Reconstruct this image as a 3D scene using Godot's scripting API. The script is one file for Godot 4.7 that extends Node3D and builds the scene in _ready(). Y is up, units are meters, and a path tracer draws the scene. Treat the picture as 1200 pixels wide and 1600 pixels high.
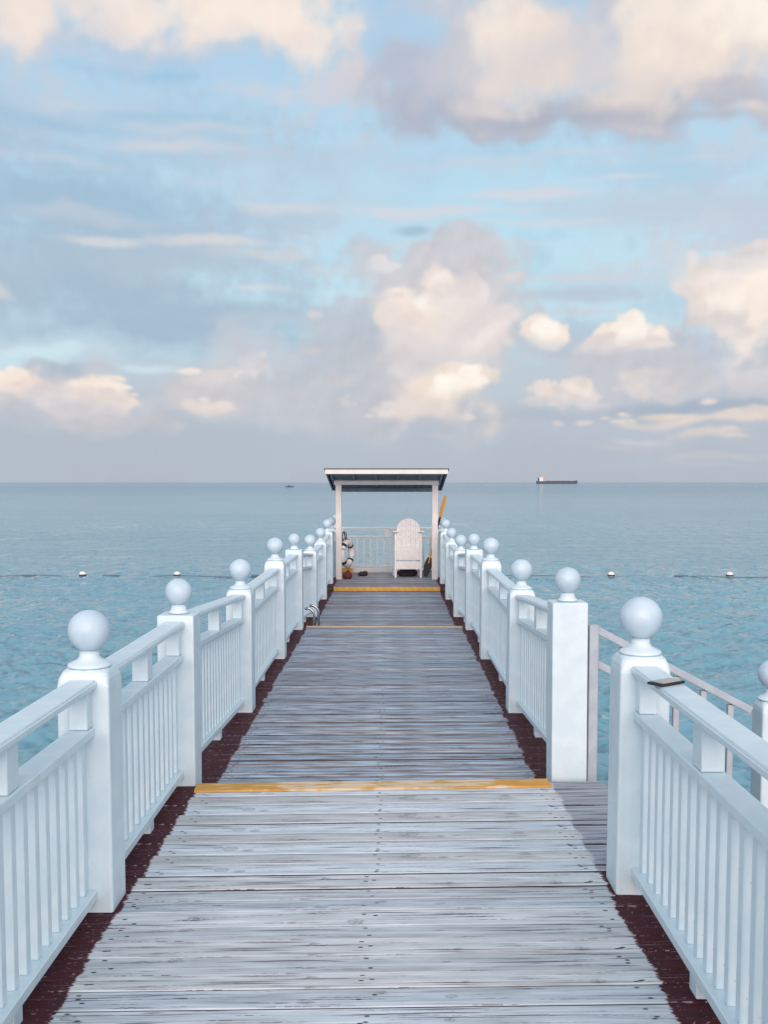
extends Node3D
# A white-railed wooden pier running out over a calm sea to a small sun shelter, under broken evening cloud.
# y is up, metres. The pier runs along -z, its centre line is x = 0. The first deck is at y = 0, the sea at SEA.

const SEA := -1.3
const STEP_DOWN := -0.12      # second deck
const LOW_DECK := -0.28       # third deck
const STAGE := -0.20          # shelter platform
const RAIL_X := 1.12          # railing centre lines at x = -RAIL_X and +RAIL_X

# Clouds and clear gaps of the sky: azimuth, elevation, half width, half height in degrees; sRGB colour; opacity; softness; raggedness; 0 streaky / 1 billowing
const CLOUDS := [
	[-15.08, 16.95, 15.04, 4.66, 168, 196, 219, 0.75, 0.9, 0.8, 0],
	[-16.40, 14.30, 12.89, 3.22, 160, 189, 213, 0.8, 0.8, 0.7, 0],
	[-19.00, 10.87, 11.46, 3.22, 170, 191, 209, 0.8, 0.8, 0.6, 0],
	[-13.39, 9.15, 15.04, 2.86, 165, 189, 208, 0.9, 0.8, 0.6, 0],
	[-19.00, 8.24, 9.31, 1.43, 162, 186, 205, 0.6, 0.8, 0.6, 0],
	[-6.81, 15.77, 9.31, 4.30, 186, 205, 222, 0.6, 0.9, 0.8, 0],
	[-9.96, 11.31, 9.31, 1.79, 176, 196, 212, 0.7, 0.8, 0.7, 0],
	[-12.71, 17.43, 6.80, 0.57, 216, 216, 223, 0.7, 0.9, 0.9, 0],
	[-17.39, 16.39, 5.37, 0.50, 206, 211, 221, 0.6, 0.9, 0.9, 0],
	[-9.96, 15.65, 6.45, 0.79, 207, 213, 223, 0.6, 0.9, 0.9, 0],
	[-16.73, 13.79, 5.37, 0.57, 196, 206, 217, 0.6, 0.9, 0.9, 0],
	[-11.00, 18.42, 5.73, 0.57, 206, 214, 225, 0.6, 0.9, 0.9, 0],
	[-6.10, 14.80, 4.66, 0.50, 222, 218, 222, 0.6, 0.9, 0.9, 0],
	[-7.51, 10.53, 2.86, 0.39, 232, 222, 218, 0.7, 0.9, 0.9, 0],
	[-9.79, 12.84, 3.22, 0.36, 226, 221, 222, 0.7, 0.9, 0.9, 0],
	[-15.58, 12.56, 2.51, 0.32, 224, 221, 223, 0.7, 0.9, 0.9, 0],
	[-16.07, 19.51, 4.30, 1.07, 190, 213, 231, 0.6, 0.9, 0.9, 0],
	[-16.73, 18.99, 2.15, 0.79, 206, 211, 221, 0.5, 0.9, 0.9, 0],
	[-6.45, 20.12, 3.94, 0.79, 212, 213, 223, 0.5, 0.9, 0.9, 0],
	[-13.39, 20.81, 7.16, 0.50, 150, 196, 227, 0.6, 0.9, 0.9, 0],
	[-11.69, 18.76, 6.09, 0.43, 157, 198, 225, 0.5, 0.9, 0.9, 0],
	[-17.39, 18.16, 4.66, 0.50, 156, 195, 222, 0.5, 0.9, 0.9, 0],
	[-5.04, 15.82, 2.15, 1.07, 185, 221, 239, 0.6, 0.9, 0.9, 0],
	[-6.81, 12.25, 3.94, 0.43, 214, 213, 217, 0.6, 0.9, 0.9, 0],
	[-3.26, 11.46, 2.51, 0.36, 213, 214, 219, 0.6, 0.9, 0.9, 0],
	[-6.10, 9.00, 4.66, 0.43, 190, 202, 214, 0.6, 0.9, 0.9, 0],
	[-20.74, 9.95, 0.79, 0.64, 228, 218, 215, 0.7, 0.9, 0.9, 0],
	[5.32, 14.81, 11.82, 3.94, 183, 222, 241, 0.8, 0.9, 0.5, 0],
	[-1.83, 12.50, 3.22, 2.15, 184, 222, 240, 0.7, 0.9, 0.5, 0],
	[3.18, 17.49, 7.88, 2.15, 176, 209, 233, 0.6, 0.9, 0.6, 0],
	[16.34, 14.62, 9.31, 2.69, 192, 206, 222, 0.8, 0.8, 0.8, 0],
	[17.97, 16.55, 5.01, 1.07, 200, 207, 221, 0.7, 0.8, 0.8, 0],
	[10.24, 10.96, 6.45, 1.79, 187, 216, 232, 0.7, 0.9, 0.6, 0],
	[1.75, 14.53, 6.09, 0.43, 214, 217, 227, 0.8, 0.9, 0.8, 0],
	[7.79, 15.34, 5.73, 0.36, 217, 217, 226, 0.8, 0.9, 0.8, 0],
	[12.30, 15.85, 4.66, 0.36, 219, 218, 226, 0.8, 0.9, 0.8, 0],
	[15.68, 16.52, 4.30, 0.32, 216, 216, 224, 0.7, 0.9, 0.8, 0],
	[4.61, 16.88, 5.73, 0.57, 203, 212, 225, 0.6, 0.9, 0.8, 0],
	[9.54, 17.22, 5.01, 0.43, 206, 213, 226, 0.6, 0.9, 0.8, 0],
	[8.50, 13.89, 5.37, 0.32, 214, 217, 226, 0.7, 0.9, 0.8, 0],
	[5.32, 12.97, 5.73, 0.32, 219, 217, 223, 0.7, 0.9, 0.8, 0],
	[3.18, 12.83, 4.30, 0.29, 215, 216, 222, 0.6, 0.9, 0.8, 0],
	[0.86, 13.60, 0.93, 0.32, 163, 190, 210, 0.8, 0.9, 0.8, 0],
	[17.32, 13.58, 1.43, 0.93, 206, 212, 224, 0.6, 0.9, 0.8, 0],
	[18.62, 12.20, 3.22, 0.36, 205, 210, 220, 0.6, 0.9, 0.8, 0],
	[13.66, 13.32, 4.66, 0.32, 200, 215, 230, 0.5, 0.9, 0.8, 0],
	[2.83, 12.09, 2.15, 0.29, 222, 220, 224, 0.5, 0.9, 0.8, 0],
	[17.97, 15.14, 4.66, 0.57, 197, 206, 220, 0.6, 0.9, 0.8, 0],
	[10.24, 11.03, 5.73, 0.32, 209, 213, 222, 0.7, 0.8, 0.6, 0],
	[10.24, 10.08, 6.09, 0.57, 186, 200, 216, 0.8, 0.8, 0.6, 0],
	[9.54, 9.21, 5.01, 0.29, 205, 211, 221, 0.6, 0.8, 0.6, 0],
	[10.24, 8.22, 6.80, 0.86, 179, 201, 219, 0.8, 0.8, 0.6, 0],
	[10.41, 7.25, 5.37, 0.36, 190, 206, 220, 0.7, 0.8, 0.6, 0],
	[14.00, 11.65, 3.94, 0.32, 208, 215, 225, 0.6, 0.8, 0.6, 0],
	[-0.04, 1.97, 53.71, 3.40, 181, 190, 201, 0.9, 0.8, 0.25, 0],
	[-6.81, 4.08, 20.05, 4.30, 186, 196, 207, 0.85, 0.7, 0.4, 0],
	[15.34, 4.65, 11.46, 3.94, 186, 195, 207, 0.8, 0.7, 0.5, 0],
	[-14.41, 2.25, 17.90, 2.51, 179, 190, 202, 0.8, 0.8, 0.4, 0],
	[-19.16, 6.80, 3.40, 0.93, 207, 230, 238, 0.95, 0.5, 0.5, 0],
	[-13.22, 6.28, 3.04, 0.39, 206, 226, 235, 0.9, 0.6, 0.6, 0],
	[-20.90, 6.17, 2.15, 0.79, 204, 228, 238, 0.8, 0.6, 0.5, 0],
	[-18.04, 5.60, 2.51, 1.00, 174, 189, 204, 0.9, 0.6, 0.6, 1],
	[-15.74, 6.18, 2.15, 0.36, 178, 192, 206, 0.7, 0.7, 0.6, 0],
	[-9.96, 4.58, 11.82, 1.65, 203, 203, 209, 0.7, 0.8, 0.8, 2],
	[12.99, 5.39, 9.31, 2.15, 204, 203, 209, 0.7, 0.8, 0.8, 2],
	[17.97, 8.62, 5.37, 3.94, 222, 216, 218, 0.8, 0.7, 0.9, 2],
	[-6.45, 5.85, 10.74, 3.04, 204, 207, 214, 0.75, 0.8, 0.9, 2],
	[-3.97, 7.64, 6.45, 2.15, 202, 206, 214, 0.6, 0.8, 0.9, 2],
	[-16.07, 4.64, 7.88, 1.79, 208, 207, 212, 0.6, 0.8, 0.9, 2],
	[-20.59, 4.78, 1.79, 1.22, 226, 214, 210, 0.95, 0.42, 1.0, 1],
	[-19.82, 5.54, 0.56, 0.38, 221, 209, 205, 0.81, 0.5, 0.9, 1],
	[-20.71, 5.42, 0.65, 0.44, 227, 215, 211, 0.81, 0.5, 0.9, 1],
	[-19.68, 4.73, 0.67, 0.46, 221, 209, 205, 0.81, 0.5, 0.9, 1],
	[-20.33, 5.44, 0.83, 0.56, 223, 211, 207, 0.81, 0.5, 0.9, 1],
	[-21.14, 5.55, 0.87, 0.59, 225, 213, 209, 0.81, 0.5, 0.9, 1],
	[-21.96, 4.56, 0.52, 0.35, 224, 212, 208, 0.81, 0.5, 0.9, 1],
	[-19.56, 5.02, 0.55, 0.37, 231, 219, 215, 0.81, 0.5, 0.9, 1],
	[-20.46, 5.25, 1.07, 0.86, 252, 237, 225, 0.95, 0.42, 1.0, 1],
	[-19.76, 5.53, 0.44, 0.35, 251, 236, 224, 0.81, 0.5, 0.9, 1],
	[-20.56, 5.70, 0.32, 0.25, 248, 233, 221, 0.81, 0.5, 0.9, 1],
	[-20.85, 5.66, 0.40, 0.32, 254, 239, 227, 0.81, 0.5, 0.9, 1],
	[-20.32, 5.94, 0.37, 0.30, 255, 240, 228, 0.81, 0.5, 0.9, 1],
	[-19.16, 4.72, 1.36, 0.64, 240, 225, 216, 0.9, 0.42, 1.0, 1],
	[-18.41, 5.02, 0.55, 0.26, 246, 231, 222, 0.77, 0.5, 0.9, 1],
	[-20.01, 5.08, 0.47, 0.22, 235, 220, 211, 0.77, 0.5, 0.9, 1],
	[-18.94, 5.08, 0.61, 0.29, 240, 225, 216, 0.77, 0.5, 0.9, 1],
	[-18.12, 4.69, 0.58, 0.28, 242, 227, 218, 0.77, 0.5, 0.9, 1],
	[-16.57, 4.08, 2.69, 1.22, 215, 210, 213, 0.9, 0.42, 1.0, 1],
	[-18.55, 4.22, 0.94, 0.42, 217, 212, 215, 0.77, 0.5, 0.9, 1],
	[-17.20, 5.04, 1.02, 0.46, 222, 217, 220, 0.77, 0.5, 0.9, 1],
	[-16.43, 4.74, 1.14, 0.52, 218, 213, 216, 0.77, 0.5, 0.9, 1],
	[-17.67, 4.92, 1.34, 0.61, 212, 207, 210, 0.77, 0.5, 0.9, 1],
	[-16.01, 4.68, 1.15, 0.52, 215, 210, 213, 0.77, 0.5, 0.9, 1],
	[-15.23, 4.34, 0.82, 0.37, 219, 214, 217, 0.77, 0.5, 0.9, 1],
	[-14.85, 4.29, 0.90, 0.41, 221, 216, 219, 0.77, 0.5, 0.9, 1],
	[-15.74, 5.19, 1.86, 0.54, 248, 232, 220, 0.95, 0.42, 1.0, 1],
	[-14.41, 5.24, 0.71, 0.21, 254, 238, 226, 0.81, 0.5, 0.9, 1],
	[-16.79, 5.29, 0.88, 0.25, 247, 231, 219, 0.81, 0.5, 0.9, 1],
	[-14.94, 5.63, 0.88, 0.25, 244, 228, 216, 0.81, 0.5, 0.9, 1],
	[-14.71, 5.34, 0.62, 0.21, 248, 232, 220, 0.81, 0.5, 0.9, 1],
	[-14.41, 4.47, 1.07, 0.50, 238, 222, 213, 0.9, 0.42, 1.0, 1],
	[-14.58, 4.71, 0.36, 0.21, 237, 221, 212, 0.77, 0.5, 0.9, 1],
	[-13.97, 4.87, 0.43, 0.21, 241, 225, 216, 0.77, 0.5, 0.9, 1],
	[-14.45, 4.86, 0.45, 0.21, 232, 216, 207, 0.77, 0.5, 0.9, 1],
	[-15.30, 4.49, 0.49, 0.23, 243, 227, 218, 0.77, 0.5, 0.9, 1],
	[-16.07, 4.70, 2.15, 0.57, 228, 217, 213, 0.8, 0.42, 1.0, 1],
	[-15.62, 5.01, 0.79, 0.21, 230, 219, 215, 0.68, 0.5, 0.9, 1],
	[-14.81, 4.72, 0.63, 0.21, 224, 213, 209, 0.68, 0.5, 0.9, 1],
	[-15.47, 4.97, 0.63, 0.21, 224, 213, 209, 0.68, 0.5, 0.9, 1],
	[-14.96, 4.76, 0.77, 0.21, 234, 223, 219, 0.68, 0.5, 0.9, 1],
	[-10.31, 5.03, 3.94, 1.65, 206, 204, 209, 0.9, 0.42, 1.0, 1],
	[-11.00, 6.23, 0.93, 0.32, 248, 233, 224, 0.9, 0.42, 1.0, 1],
	[-9.44, 5.81, 2.15, 0.50, 224, 216, 216, 0.7, 0.42, 1.0, 1],
	[-9.99, 6.09, 0.67, 0.21, 222, 214, 214, 0.59, 0.5, 0.9, 1],
	[-8.55, 6.21, 0.66, 0.21, 231, 223, 223, 0.59, 0.5, 0.9, 1],
	[-9.29, 6.09, 0.83, 0.21, 219, 211, 211, 0.59, 0.5, 0.9, 1],
	[-8.43, 6.19, 0.73, 0.21, 220, 212, 212, 0.59, 0.5, 0.9, 1],
	[-10.13, 4.22, 1.36, 0.57, 234, 221, 215, 0.8, 0.42, 1.0, 1],
	[-9.14, 4.16, 0.67, 0.28, 230, 217, 211, 0.68, 0.5, 0.9, 1],
	[-10.29, 4.64, 0.39, 0.21, 241, 228, 222, 0.68, 0.5, 0.9, 1],
	[-10.97, 4.30, 0.59, 0.25, 233, 220, 214, 0.68, 0.5, 0.9, 1],
	[-9.19, 4.38, 0.61, 0.26, 238, 225, 219, 0.68, 0.5, 0.9, 1],
	[-7.51, 6.47, 0.79, 0.93, 218, 214, 218, 0.8, 0.42, 1.0, 1],
	[-7.12, 7.12, 0.26, 0.26, 225, 221, 225, 0.68, 0.5, 0.9, 1],
	[-8.16, 6.68, 0.36, 0.36, 222, 218, 222, 0.68, 0.5, 0.9, 1],
	[-7.06, 6.82, 0.31, 0.31, 212, 208, 212, 0.68, 0.5, 0.9, 1],
	[-7.01, 6.38, 0.27, 0.27, 221, 217, 221, 0.68, 0.5, 0.9, 1],
	[-7.51, 5.91, 0.93, 0.43, 238, 227, 221, 0.8, 0.42, 1.0, 1],
	[-8.35, 5.86, 0.35, 0.21, 245, 234, 228, 0.68, 0.5, 0.9, 1],
	[-8.09, 5.87, 0.34, 0.21, 235, 224, 218, 0.68, 0.5, 0.9, 1],
	[-6.86, 6.07, 0.30, 0.21, 244, 233, 227, 0.68, 0.5, 0.9, 1],
	[-8.22, 6.01, 0.36, 0.21, 243, 232, 226, 0.68, 0.5, 0.9, 1],
	[-14.74, 3.01, 3.22, 0.86, 200, 198, 203, 0.7, 0.42, 1.0, 1],
	[-19.00, 3.38, 2.15, 0.72, 192, 196, 206, 0.7, 0.42, 1.0, 1],
	[-5.39, 5.51, 2.86, 1.43, 194, 200, 209, 0.7, 0.42, 1.0, 1],
	[-0.39, 6.95, 7.88, 4.66, 190, 197, 207, 0.9, 0.5, 0.75, 1],
	[-1.83, 8.70, 4.66, 2.51, 190, 199, 210, 0.85, 0.5, 0.75, 1],
	[2.47, 10.78, 5.37, 2.86, 196, 199, 208, 0.95, 0.5, 0.75, 1],
	[4.61, 12.13, 3.04, 1.65, 203, 204, 211, 0.95, 0.5, 0.75, 1],
	[0.68, 11.48, 2.51, 1.43, 208, 207, 213, 0.9, 0.5, 0.75, 1],
	[5.68, 8.32, 2.51, 4.66, 202, 202, 209, 0.9, 0.5, 0.75, 1],
	[1.75, 5.53, 6.80, 3.22, 200, 200, 206, 0.9, 0.5, 0.75, 1],
	[3.18, 6.94, 3.94, 3.22, 214, 212, 216, 0.85, 0.5, 0.75, 1],
	[-1.83, 4.11, 5.01, 1.79, 196, 198, 205, 0.8, 0.5, 0.75, 1],
	[3.18, 3.39, 6.45, 1.29, 192, 196, 204, 0.8, 0.5, 0.75, 1],
	[3.18, 7.64, 4.30, 4.30, 222, 216, 218, 0.8, 0.6, 0.9, 2],
	[5.32, 9.02, 2.15, 3.22, 218, 214, 219, 0.7, 0.6, 0.9, 2],
	[1.75, 9.05, 3.22, 2.15, 228, 219, 217, 0.7, 0.6, 0.9, 2],
	[2.47, 4.46, 3.94, 1.79, 230, 219, 214, 0.8, 0.6, 0.9, 2],
	[1.04, 9.75, 2.86, 1.79, 232, 222, 218, 0.6, 0.6, 0.9, 2],
	[1.75, 9.75, 2.22, 1.50, 243, 229, 219, 0.9, 0.6, 0.9, 1],
	[3.78, 9.80, 0.94, 0.64, 247, 233, 223, 0.77, 0.5, 0.9, 1],
	[0.66, 10.30, 0.86, 0.58, 248, 234, 224, 0.77, 0.5, 0.9, 1],
	[2.95, 10.86, 1.01, 0.69, 242, 228, 218, 0.77, 0.5, 0.9, 1],
	[2.41, 10.89, 1.08, 0.73, 239, 225, 215, 0.77, 0.5, 0.9, 1],
	[3.73, 10.00, 0.70, 0.47, 248, 234, 224, 0.77, 0.5, 0.9, 1],
	[3.76, 10.10, 1.03, 0.69, 246, 232, 222, 0.77, 0.5, 0.9, 1],
	[2.45, 10.49, 0.89, 0.60, 237, 223, 213, 0.77, 0.5, 0.9, 1],
	[2.54, 10.09, 1.22, 1.07, 254, 243, 234, 0.9, 0.6, 0.9, 1],
	[1.63, 9.97, 0.51, 0.45, 255, 250, 241, 0.77, 0.5, 0.9, 1],
	[2.80, 10.97, 0.57, 0.51, 250, 239, 230, 0.77, 0.5, 0.9, 1],
	[3.16, 10.50, 0.42, 0.37, 255, 245, 236, 0.77, 0.5, 0.9, 1],
	[3.11, 10.48, 0.45, 0.40, 255, 249, 240, 0.77, 0.5, 0.9, 1],
	[3.03, 10.78, 0.46, 0.41, 255, 249, 240, 0.77, 0.5, 0.9, 1],
	[2.80, 10.83, 0.59, 0.52, 255, 244, 235, 0.77, 0.5, 0.9, 1],
	[2.46, 10.84, 0.35, 0.31, 250, 239, 230, 0.77, 0.5, 0.9, 1],
	[0.39, 8.88, 1.58, 0.93, 234, 222, 217, 0.8, 0.6, 0.9, 1],
	[1.34, 8.74, 0.72, 0.42, 234, 222, 217, 0.68, 0.5, 0.9, 1],
	[-0.39, 9.30, 0.63, 0.37, 235, 223, 218, 0.68, 0.5, 0.9, 1],
	[0.21, 9.41, 0.71, 0.42, 235, 223, 218, 0.68, 0.5, 0.9, 1],
	[1.47, 9.35, 0.54, 0.32, 235, 223, 218, 0.68, 0.5, 0.9, 1],
	[4.43, 8.85, 2.36, 2.15, 230, 221, 219, 0.75, 0.6, 0.9, 1],
	[3.95, 10.72, 1.06, 0.96, 230, 221, 219, 0.64, 0.5, 0.9, 1],
	[3.72, 10.30, 0.92, 0.84, 233, 224, 222, 0.64, 0.5, 0.9, 1],
	[4.73, 10.37, 0.94, 0.85, 237, 228, 226, 0.64, 0.5, 0.9, 1],
	[2.98, 10.31, 1.12, 1.02, 227, 218, 216, 0.64, 0.5, 0.9, 1],
	[3.98, 10.66, 1.15, 1.05, 225, 216, 214, 0.64, 0.5, 0.9, 1],
	[5.77, 9.06, 0.89, 0.81, 227, 218, 216, 0.64, 0.5, 0.9, 1],
	[6.45, 8.84, 1.01, 0.92, 236, 227, 225, 0.64, 0.5, 0.9, 1],
	[5.39, 7.44, 1.58, 1.22, 234, 223, 219, 0.7, 0.6, 0.9, 1],
	[6.60, 7.72, 0.69, 0.53, 230, 219, 215, 0.59, 0.5, 0.9, 1],
	[4.41, 7.58, 0.78, 0.60, 241, 230, 226, 0.59, 0.5, 0.9, 1],
	[5.93, 8.48, 0.61, 0.47, 239, 228, 224, 0.59, 0.5, 0.9, 1],
	[6.51, 7.72, 0.59, 0.46, 232, 221, 217, 0.59, 0.5, 0.9, 1],
	[6.57, 7.87, 0.55, 0.43, 228, 217, 213, 0.59, 0.5, 0.9, 1],
	[5.22, 8.10, 0.59, 0.46, 232, 221, 217, 0.59, 0.5, 0.9, 1],
	[5.00, 8.07, 0.62, 0.48, 241, 230, 226, 0.59, 0.5, 0.9, 1],
	[4.25, 11.62, 1.79, 0.72, 212, 208, 212, 0.6, 0.6, 0.9, 1],
	[5.85, 11.08, 1.29, 1.07, 213, 210, 213, 0.6, 0.6, 0.9, 1],
	[5.19, 11.39, 0.64, 0.53, 210, 207, 210, 0.51, 0.5, 0.9, 1],
	[6.69, 10.99, 0.58, 0.48, 208, 205, 208, 0.51, 0.5, 0.9, 1],
	[6.17, 11.94, 0.62, 0.52, 210, 207, 210, 0.51, 0.5, 0.9, 1],
	[6.80, 11.29, 0.62, 0.52, 216, 213, 216, 0.51, 0.5, 0.9, 1],
	[6.90, 11.11, 0.38, 0.31, 212, 209, 212, 0.51, 0.5, 0.9, 1],
	[6.88, 11.06, 0.63, 0.52, 218, 215, 218, 0.51, 0.5, 0.9, 1],
	[6.59, 11.09, 0.60, 0.50, 219, 216, 219, 0.51, 0.5, 0.9, 1],
	[3.18, 5.10, 2.72, 1.65, 242, 228, 216, 0.9, 0.6, 0.9, 1],
	[3.54, 6.33, 0.97, 0.58, 248, 234, 222, 0.77, 0.5, 0.9, 1],
	[4.73, 5.91, 0.84, 0.51, 239, 225, 213, 0.77, 0.5, 0.9, 1],
	[4.71, 5.22, 0.86, 0.52, 238, 224, 212, 0.77, 0.5, 0.9, 1],
	[4.65, 6.16, 0.94, 0.57, 240, 226, 214, 0.77, 0.5, 0.9, 1],
	[3.18, 6.22, 0.87, 0.53, 236, 222, 210, 0.77, 0.5, 0.9, 1],
	[4.99, 5.92, 0.77, 0.47, 243, 229, 217, 0.77, 0.5, 0.9, 1],
	[5.45, 5.71, 1.05, 0.63, 237, 223, 211, 0.77, 0.5, 0.9, 1],
	[3.83, 5.45, 1.36, 1.07, 255, 245, 232, 0.95, 0.6, 0.9, 1],
	[2.89, 5.77, 0.51, 0.40, 255, 250, 237, 0.81, 0.5, 0.9, 1],
	[4.25, 6.26, 0.53, 0.42, 255, 252, 239, 0.81, 0.5, 0.9, 1],
	[4.44, 6.19, 0.63, 0.50, 255, 247, 234, 0.81, 0.5, 0.9, 1],
	[4.09, 6.02, 0.49, 0.38, 252, 240, 227, 0.81, 0.5, 0.9, 1],
	[4.71, 5.44, 0.60, 0.48, 253, 241, 228, 0.81, 0.5, 0.9, 1],
	[5.04, 5.49, 0.63, 0.50, 255, 248, 235, 0.81, 0.5, 0.9, 1],
	[4.47, 5.94, 0.45, 0.36, 255, 245, 232, 0.81, 0.5, 0.9, 1],
	[1.40, 4.04, 2.51, 0.86, 233, 220, 213, 0.8, 0.6, 0.9, 1],
	[2.96, 4.21, 0.95, 0.32, 240, 227, 220, 0.68, 0.5, 0.9, 1],
	[-0.21, 3.95, 1.00, 0.34, 240, 227, 220, 0.68, 0.5, 0.9, 1],
	[2.28, 4.40, 0.90, 0.31, 232, 219, 212, 0.68, 0.5, 0.9, 1],
	[1.54, 4.57, 0.98, 0.34, 234, 221, 214, 0.68, 0.5, 0.9, 1],
	[3.18, 3.75, 1.79, 0.79, 228, 217, 212, 0.7, 0.6, 0.9, 1],
	[4.20, 3.63, 0.61, 0.27, 227, 216, 211, 0.59, 0.5, 0.9, 1],
	[4.37, 3.69, 0.51, 0.22, 225, 214, 209, 0.59, 0.5, 0.9, 1],
	[2.72, 4.38, 0.71, 0.31, 231, 220, 215, 0.59, 0.5, 0.9, 1],
	[2.29, 4.14, 0.85, 0.37, 226, 215, 210, 0.59, 0.5, 0.9, 1],
	[-0.11, 3.93, 1.43, 0.57, 228, 217, 212, 0.7, 0.6, 0.9, 1],
	[-1.28, 3.83, 0.45, 0.21, 231, 220, 215, 0.59, 0.5, 0.9, 1],
	[1.18, 3.88, 0.66, 0.27, 230, 219, 214, 0.59, 0.5, 0.9, 1],
	[-0.76, 4.16, 0.66, 0.26, 229, 218, 213, 0.59, 0.5, 0.9, 1],
	[-0.13, 4.43, 0.66, 0.27, 233, 222, 217, 0.59, 0.5, 0.9, 1],
	[1.04, 6.95, 2.15, 0.93, 208, 204, 207, 0.5, 0.6, 0.9, 1],
	[-0.39, 11.83, 0.93, 0.50, 224, 223, 227, 0.8, 0.6, 0.9, 1],
	[-0.63, 12.20, 0.44, 0.24, 227, 226, 230, 0.68, 0.5, 0.9, 1],
	[0.08, 11.98, 0.27, 0.21, 223, 222, 226, 0.68, 0.5, 0.9, 1],
	[0.32, 11.87, 0.43, 0.23, 226, 225, 229, 0.68, 0.5, 0.9, 1],
	[-0.70, 12.14, 0.40, 0.22, 218, 217, 221, 0.68, 0.5, 0.9, 1],
	[5.32, 12.63, 1.43, 0.57, 208, 208, 214, 0.7, 0.6, 0.9, 1],
	[-0.57, 10.27, 1.22, 0.43, 216, 213, 216, 0.5, 0.6, 0.9, 1],
	[-1.38, 10.41, 0.54, 0.21, 217, 214, 217, 0.42, 0.5, 0.9, 1],
	[-1.14, 10.56, 0.36, 0.21, 213, 210, 213, 0.42, 0.5, 0.9, 1],
	[0.45, 10.28, 0.41, 0.21, 212, 209, 212, 0.42, 0.5, 0.9, 1],
	[-1.27, 10.47, 0.60, 0.21, 215, 212, 215, 0.42, 0.5, 0.9, 1],
	[-4.32, 9.31, 0.72, 0.32, 224, 219, 219, 0.6, 0.6, 0.9, 1],
	[-4.50, 7.45, 1.07, 0.32, 208, 204, 206, 0.6, 0.6, 0.9, 1],
	[-3.26, 5.52, 1.43, 0.72, 206, 204, 207, 0.5, 0.6, 0.9, 1],
	[-2.54, 4.46, 0.57, 0.43, 224, 218, 215, 0.6, 0.6, 0.9, 1],
	[-2.50, 4.83, 0.25, 0.21, 226, 220, 217, 0.51, 0.5, 0.9, 1],
	[-2.71, 4.69, 0.25, 0.21, 221, 215, 212, 0.51, 0.5, 0.9, 1],
	[-2.89, 4.67, 0.25, 0.21, 218, 212, 209, 0.51, 0.5, 0.9, 1],
	[-2.07, 4.45, 0.25, 0.21, 227, 221, 218, 0.51, 0.5, 0.9, 1],
	[18.62, 6.59, 5.37, 3.58, 194, 199, 209, 0.9, 0.42, 1.0, 1],
	[16.99, 9.00, 2.86, 3.22, 196, 203, 214, 0.85, 0.42, 1.0, 1],
	[18.62, 9.58, 3.94, 2.72, 233, 222, 217, 0.95, 0.42, 1.0, 1],
	[17.00, 11.19, 1.35, 0.94, 233, 222, 217, 0.81, 0.5, 0.9, 1],
	[19.01, 11.80, 1.21, 0.83, 229, 218, 213, 0.81, 0.5, 0.9, 1],
	[16.66, 9.43, 1.91, 1.32, 233, 222, 217, 0.81, 0.5, 0.9, 1],
	[16.21, 10.42, 1.94, 1.34, 230, 219, 214, 0.81, 0.5, 0.9, 1],
	[20.56, 10.23, 1.92, 1.33, 235, 224, 219, 0.81, 0.5, 0.9, 1],
	[21.74, 9.98, 1.56, 1.08, 228, 217, 212, 0.81, 0.5, 0.9, 1],
	[15.62, 10.62, 1.54, 1.07, 236, 225, 220, 0.81, 0.5, 0.9, 1],
	[19.58, 10.02, 2.51, 2.01, 252, 240, 229, 0.95, 0.42, 1.0, 1],
	[20.94, 10.68, 1.20, 0.96, 246, 234, 223, 0.81, 0.5, 0.9, 1],
	[21.14, 9.59, 0.97, 0.78, 250, 238, 227, 0.81, 0.5, 0.9, 1],
	[21.02, 10.24, 0.89, 0.71, 255, 245, 234, 0.81, 0.5, 0.9, 1],
	[21.46, 9.49, 1.12, 0.89, 247, 235, 224, 0.81, 0.5, 0.9, 1],
	[17.53, 10.15, 1.10, 0.88, 250, 238, 227, 0.81, 0.5, 0.9, 1],
	[20.52, 11.50, 0.92, 0.73, 254, 242, 231, 0.81, 0.5, 0.9, 1],
	[20.29, 11.02, 0.94, 0.75, 246, 234, 223, 0.81, 0.5, 0.9, 1],
	[16.99, 10.66, 1.65, 1.22, 240, 229, 222, 0.9, 0.42, 1.0, 1],
	[17.98, 10.69, 0.76, 0.56, 247, 236, 229, 0.77, 0.5, 0.9, 1],
	[17.89, 11.12, 0.56, 0.41, 236, 225, 218, 0.77, 0.5, 0.9, 1],
	[17.60, 11.53, 0.81, 0.60, 245, 234, 227, 0.77, 0.5, 0.9, 1],
	[16.35, 11.62, 0.79, 0.59, 241, 230, 223, 0.77, 0.5, 0.9, 1],
	[16.07, 11.37, 0.48, 0.35, 240, 229, 222, 0.77, 0.5, 0.9, 1],
	[16.19, 11.16, 0.69, 0.51, 234, 223, 216, 0.77, 0.5, 0.9, 1],
	[15.87, 10.73, 0.51, 0.38, 238, 227, 220, 0.77, 0.5, 0.9, 1],
	[19.89, 8.19, 1.65, 1.58, 251, 237, 225, 0.9, 0.42, 1.0, 1],
	[20.81, 9.14, 0.73, 0.70, 248, 234, 222, 0.77, 0.5, 0.9, 1],
	[19.28, 9.17, 0.57, 0.55, 250, 236, 224, 0.77, 0.5, 0.9, 1],
	[20.75, 8.46, 0.52, 0.50, 255, 243, 231, 0.77, 0.5, 0.9, 1],
	[19.91, 9.51, 0.54, 0.52, 255, 244, 232, 0.77, 0.5, 0.9, 1],
	[20.06, 9.08, 0.51, 0.49, 246, 232, 220, 0.77, 0.5, 0.9, 1],
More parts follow.
